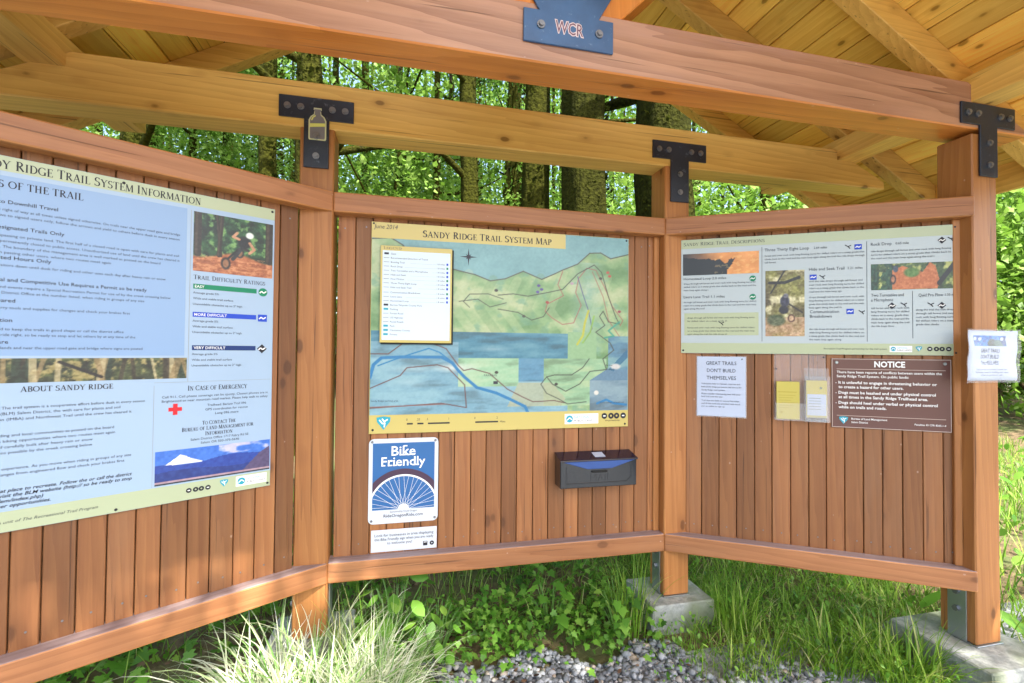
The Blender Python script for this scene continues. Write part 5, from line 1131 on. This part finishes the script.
BIG = [(127, 8.5, 11, .20, 'M', 'fir', 'dark mossy trunk far left of the black tee plate with the bottle sticker'),
       (272, 7.4, 11, .15, 'M', 'maple', 'slim mossy trunk seen just left of the black tee plate with the bottle sticker'),
       (301, 6.6, 12, .19, 'M', 'maple', 'mossy trunk standing right behind the left post with the bottle sticker'),
       (473, 7.6, 12, .18, 'M', 'fir', 'straight dark trunk behind the middle wall, above the left half of the map'),
       (537, 7.0, 13, .24, 'M', 'fir', 'dark mossy trunk close to the left of the trunk with pale grey furrowed bark'),
       (584, 6.6, 14, .36, 'G', 'fir', 'thick trunk with pale grey furrowed bark above the right half of the map'),
       (672, 6.4, 14, .40, 'G', 'fir', 'thickest trunk, behind the right post of the middle wall'),
       (224, 12, 12, .08, 'P', 'sunny', 'thin pale alder trunk in the sun left of the two mossy trunks'),
       (195, 11.5, 12, .09, 'M', 'sunny', 'thin dark trunk between the far left trunk and the pale alder'),
       (402, 12.5, 12, .07, 'P', 'sunny', 'slim pale trunk between the bottle sticker and the straight dark trunk'),
       (428, 9.0, 10, .09, 'M', 'maple', 'slim mossy trunk just left of the straight dark trunk'),
       (450, 14.5, 12, .08, 'P', 'sunny', 'distant pale trunk just left of the straight dark trunk'),
       (362, 9.4, 8, .05, 'M', 'sapling', 'thin leaning sapling to the right of the left post'),
       (505, 13, 12, .10, 'M', 'maple', 'distant mossy trunk between the straight dark trunk and the next dark one'),
       (760, 11, 12, .14, 'M', 'maple', 'leafy maple behind the right wall'),
       (850, 13, 11, .13, 'M', 'sunny', 'bright green tree behind the right end of the roof'),
       (150, 13, 11, .11, 'M', 'maple', 'distant trunk deep in the shade behind the left wall')]
for px, d, h, r, bk, kd, lb in BIG:
    x, y = at_px(px, d)
    tree('forest_tree', 'tree', lb, x, y, h, r, {'M': M_MOSSY, 'G': M_GREYB, 'P': M_PALEB}[bk], kd, random.uniform(.85, 1.1) if kd != 'sapling' else 1.6, (random.uniform(-.02, .02), random.uniform(-.02, .02)) if kd != 'sapling' else (.12, .02), 6, GT)
BUSH = [(60, 10, 1.6, 'bush behind the left end of the left wall'), (180, 13, 2.2, 'sunlit bush behind the left wall'), (345, 12.5, 2.4, 'tall bright bush right of the left post'), (430, 15, 3.0, 'wide bright bush in the gap left of the straight dark trunk'),
        (505, 14, 2.6, 'bright bush between the two dark trunks above the map'), (630, 11.5, 2.5, 'bright bush between the two thickest trunks'), (730, 10.5, 2.4, 'light green bush above the left half of the right wall'), (800, 11.5, 2.6, 'pale green bush above the middle of the right wall'),
        (1036, 14, 2.2, 'sunlit bush beyond the path right of the far right post'), (1000, 16, 3.0, 'tall sunlit bush behind the far right post'), (930, 14, 3.0, 'bush deep behind the right wall')]
for px, d, k, lb in BUSH:
    nt_[0] += 1; x, y = at_px(px, d); t = thing('forest_bush', lb, 'bush', Matrix.Translation((x, y, float(gz(x, y)))), 'bushes behind the kiosk')
    V, Fq = trunk_mesh(.9*k, .03*k, n=8, m=8, flare=.2, seed=nt_[0])
    for i in range(5): a = i*1.3; V, Fq = limb(V, Fq, (0, 0, .15*k), (.7*k*math.cos(a), .7*k*math.sin(a), 1.2*k), .02*k, .006)
    link('stems', raw_mesh('stems', V, Fq, [M_TWIG], smooth=True), t)
    c = link('crown', CR['bush'][nt_[0] % 2], t); c.scale = (k, k, k*1.15); c.rotation_euler.z = random.uniform(0, 6)
# the forest beyond: too many leaves and stems to count
def far_forest():
    rs = np.random.RandomState(99); n = 270000; az = np.radians(rs.uniform(-62, 88, n)); d = 14+18*rs.rand(n)**.8; nc = 3000
    ca = np.radians(rs.uniform(-62, 88, nc)); cd = 14+20*rs.rand(nc); cz = .4+rs.rand(nc)*21; i = rs.randint(0, nc, n); s_ = .9+.5*rs.rand(nc)
    P = np.stack([np.sin(ca)*cd, np.cos(ca)*cd, cz], 1)[i]+rs.randn(n, 3)*s_[i][:, None]*np.array([1, 1, .5]); P[:, 2] += gz(P[:, 0], P[:, 1])
    V, Fq, m = leaves(P, .09+.13*rs.rand(n), QUAD, az=rs.rand(n)*6.283, tilt=rs.randn(n)*.6+.3)
    t = np.repeat(np.clip(.5*rs.rand(nc)[i]+.5*rs.rand(n), 0, 1), m)
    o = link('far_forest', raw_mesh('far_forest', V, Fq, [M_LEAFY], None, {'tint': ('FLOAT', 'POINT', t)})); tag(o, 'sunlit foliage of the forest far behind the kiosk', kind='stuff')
    n = 90000; nc = 1600; ca = np.radians(rs.uniform(-64, 90, nc)); cd = 27+14*rs.rand(nc); cz = rs.rand(nc)*27; i = rs.randint(0, nc, n)
    P = np.stack([np.sin(ca)*cd, np.cos(ca)*cd, cz], 1)[i]+rs.randn(n, 3)*np.array([1.5, 1.5, .9]); P[:, 2] += gz(P[:, 0], P[:, 1])
    V, Fq, m = leaves(P, .24+.26*rs.rand(n), QUAD, az=rs.rand(n)*6.283, tilt=rs.randn(n)*.6+.3)
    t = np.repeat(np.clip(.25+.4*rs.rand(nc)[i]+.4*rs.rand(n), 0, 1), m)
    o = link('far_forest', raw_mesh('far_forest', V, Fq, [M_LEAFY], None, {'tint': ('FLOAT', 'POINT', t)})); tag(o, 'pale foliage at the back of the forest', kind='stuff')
    V = np.zeros((0, 3)); Fq = np.zeros((0, 4), int)
    for j in range(90):
        a = math.radians(rs.uniform(-60, 86)); dd = rs.uniform(13, 30); x, y = math.sin(a)*dd, math.cos(a)*dd; tv, tf = trunk_mesh(16, rs.uniform(.06, .24), (rs.randn()*.02, rs.randn()*.02), 8, 10, .2, j)
        tv = tv+np.array([x, y, float(gz(x, y))-.1]); Fq = np.vstack([Fq, tf+len(V)]); V = np.vstack([V, tv])
    o = link('far_trunks', raw_mesh('far_trunks', V, Fq, [M_MOSSY], smooth=True)); tag(o, 'mossy trunks of the forest far behind the kiosk', kind='stuff')
far_forest()
SH = 'trees behind the viewer that shade the gravel'
tree('shade_tree', 'tree', 'leafy maple outside the picture shading the gravel before the right half of the kiosk', 3.1, -1.65, 8.5, .16, M_MOSSY, 'dense', .97, (0, 0), 6, SH)
tree('shade_tree', 'tree', 'leafy maple outside the picture shading the left end of the left wall', -1.15, -2.9, 8.5, .15, M_MOSSY, 'dense', 1.0, (0, 0), 6, SH)
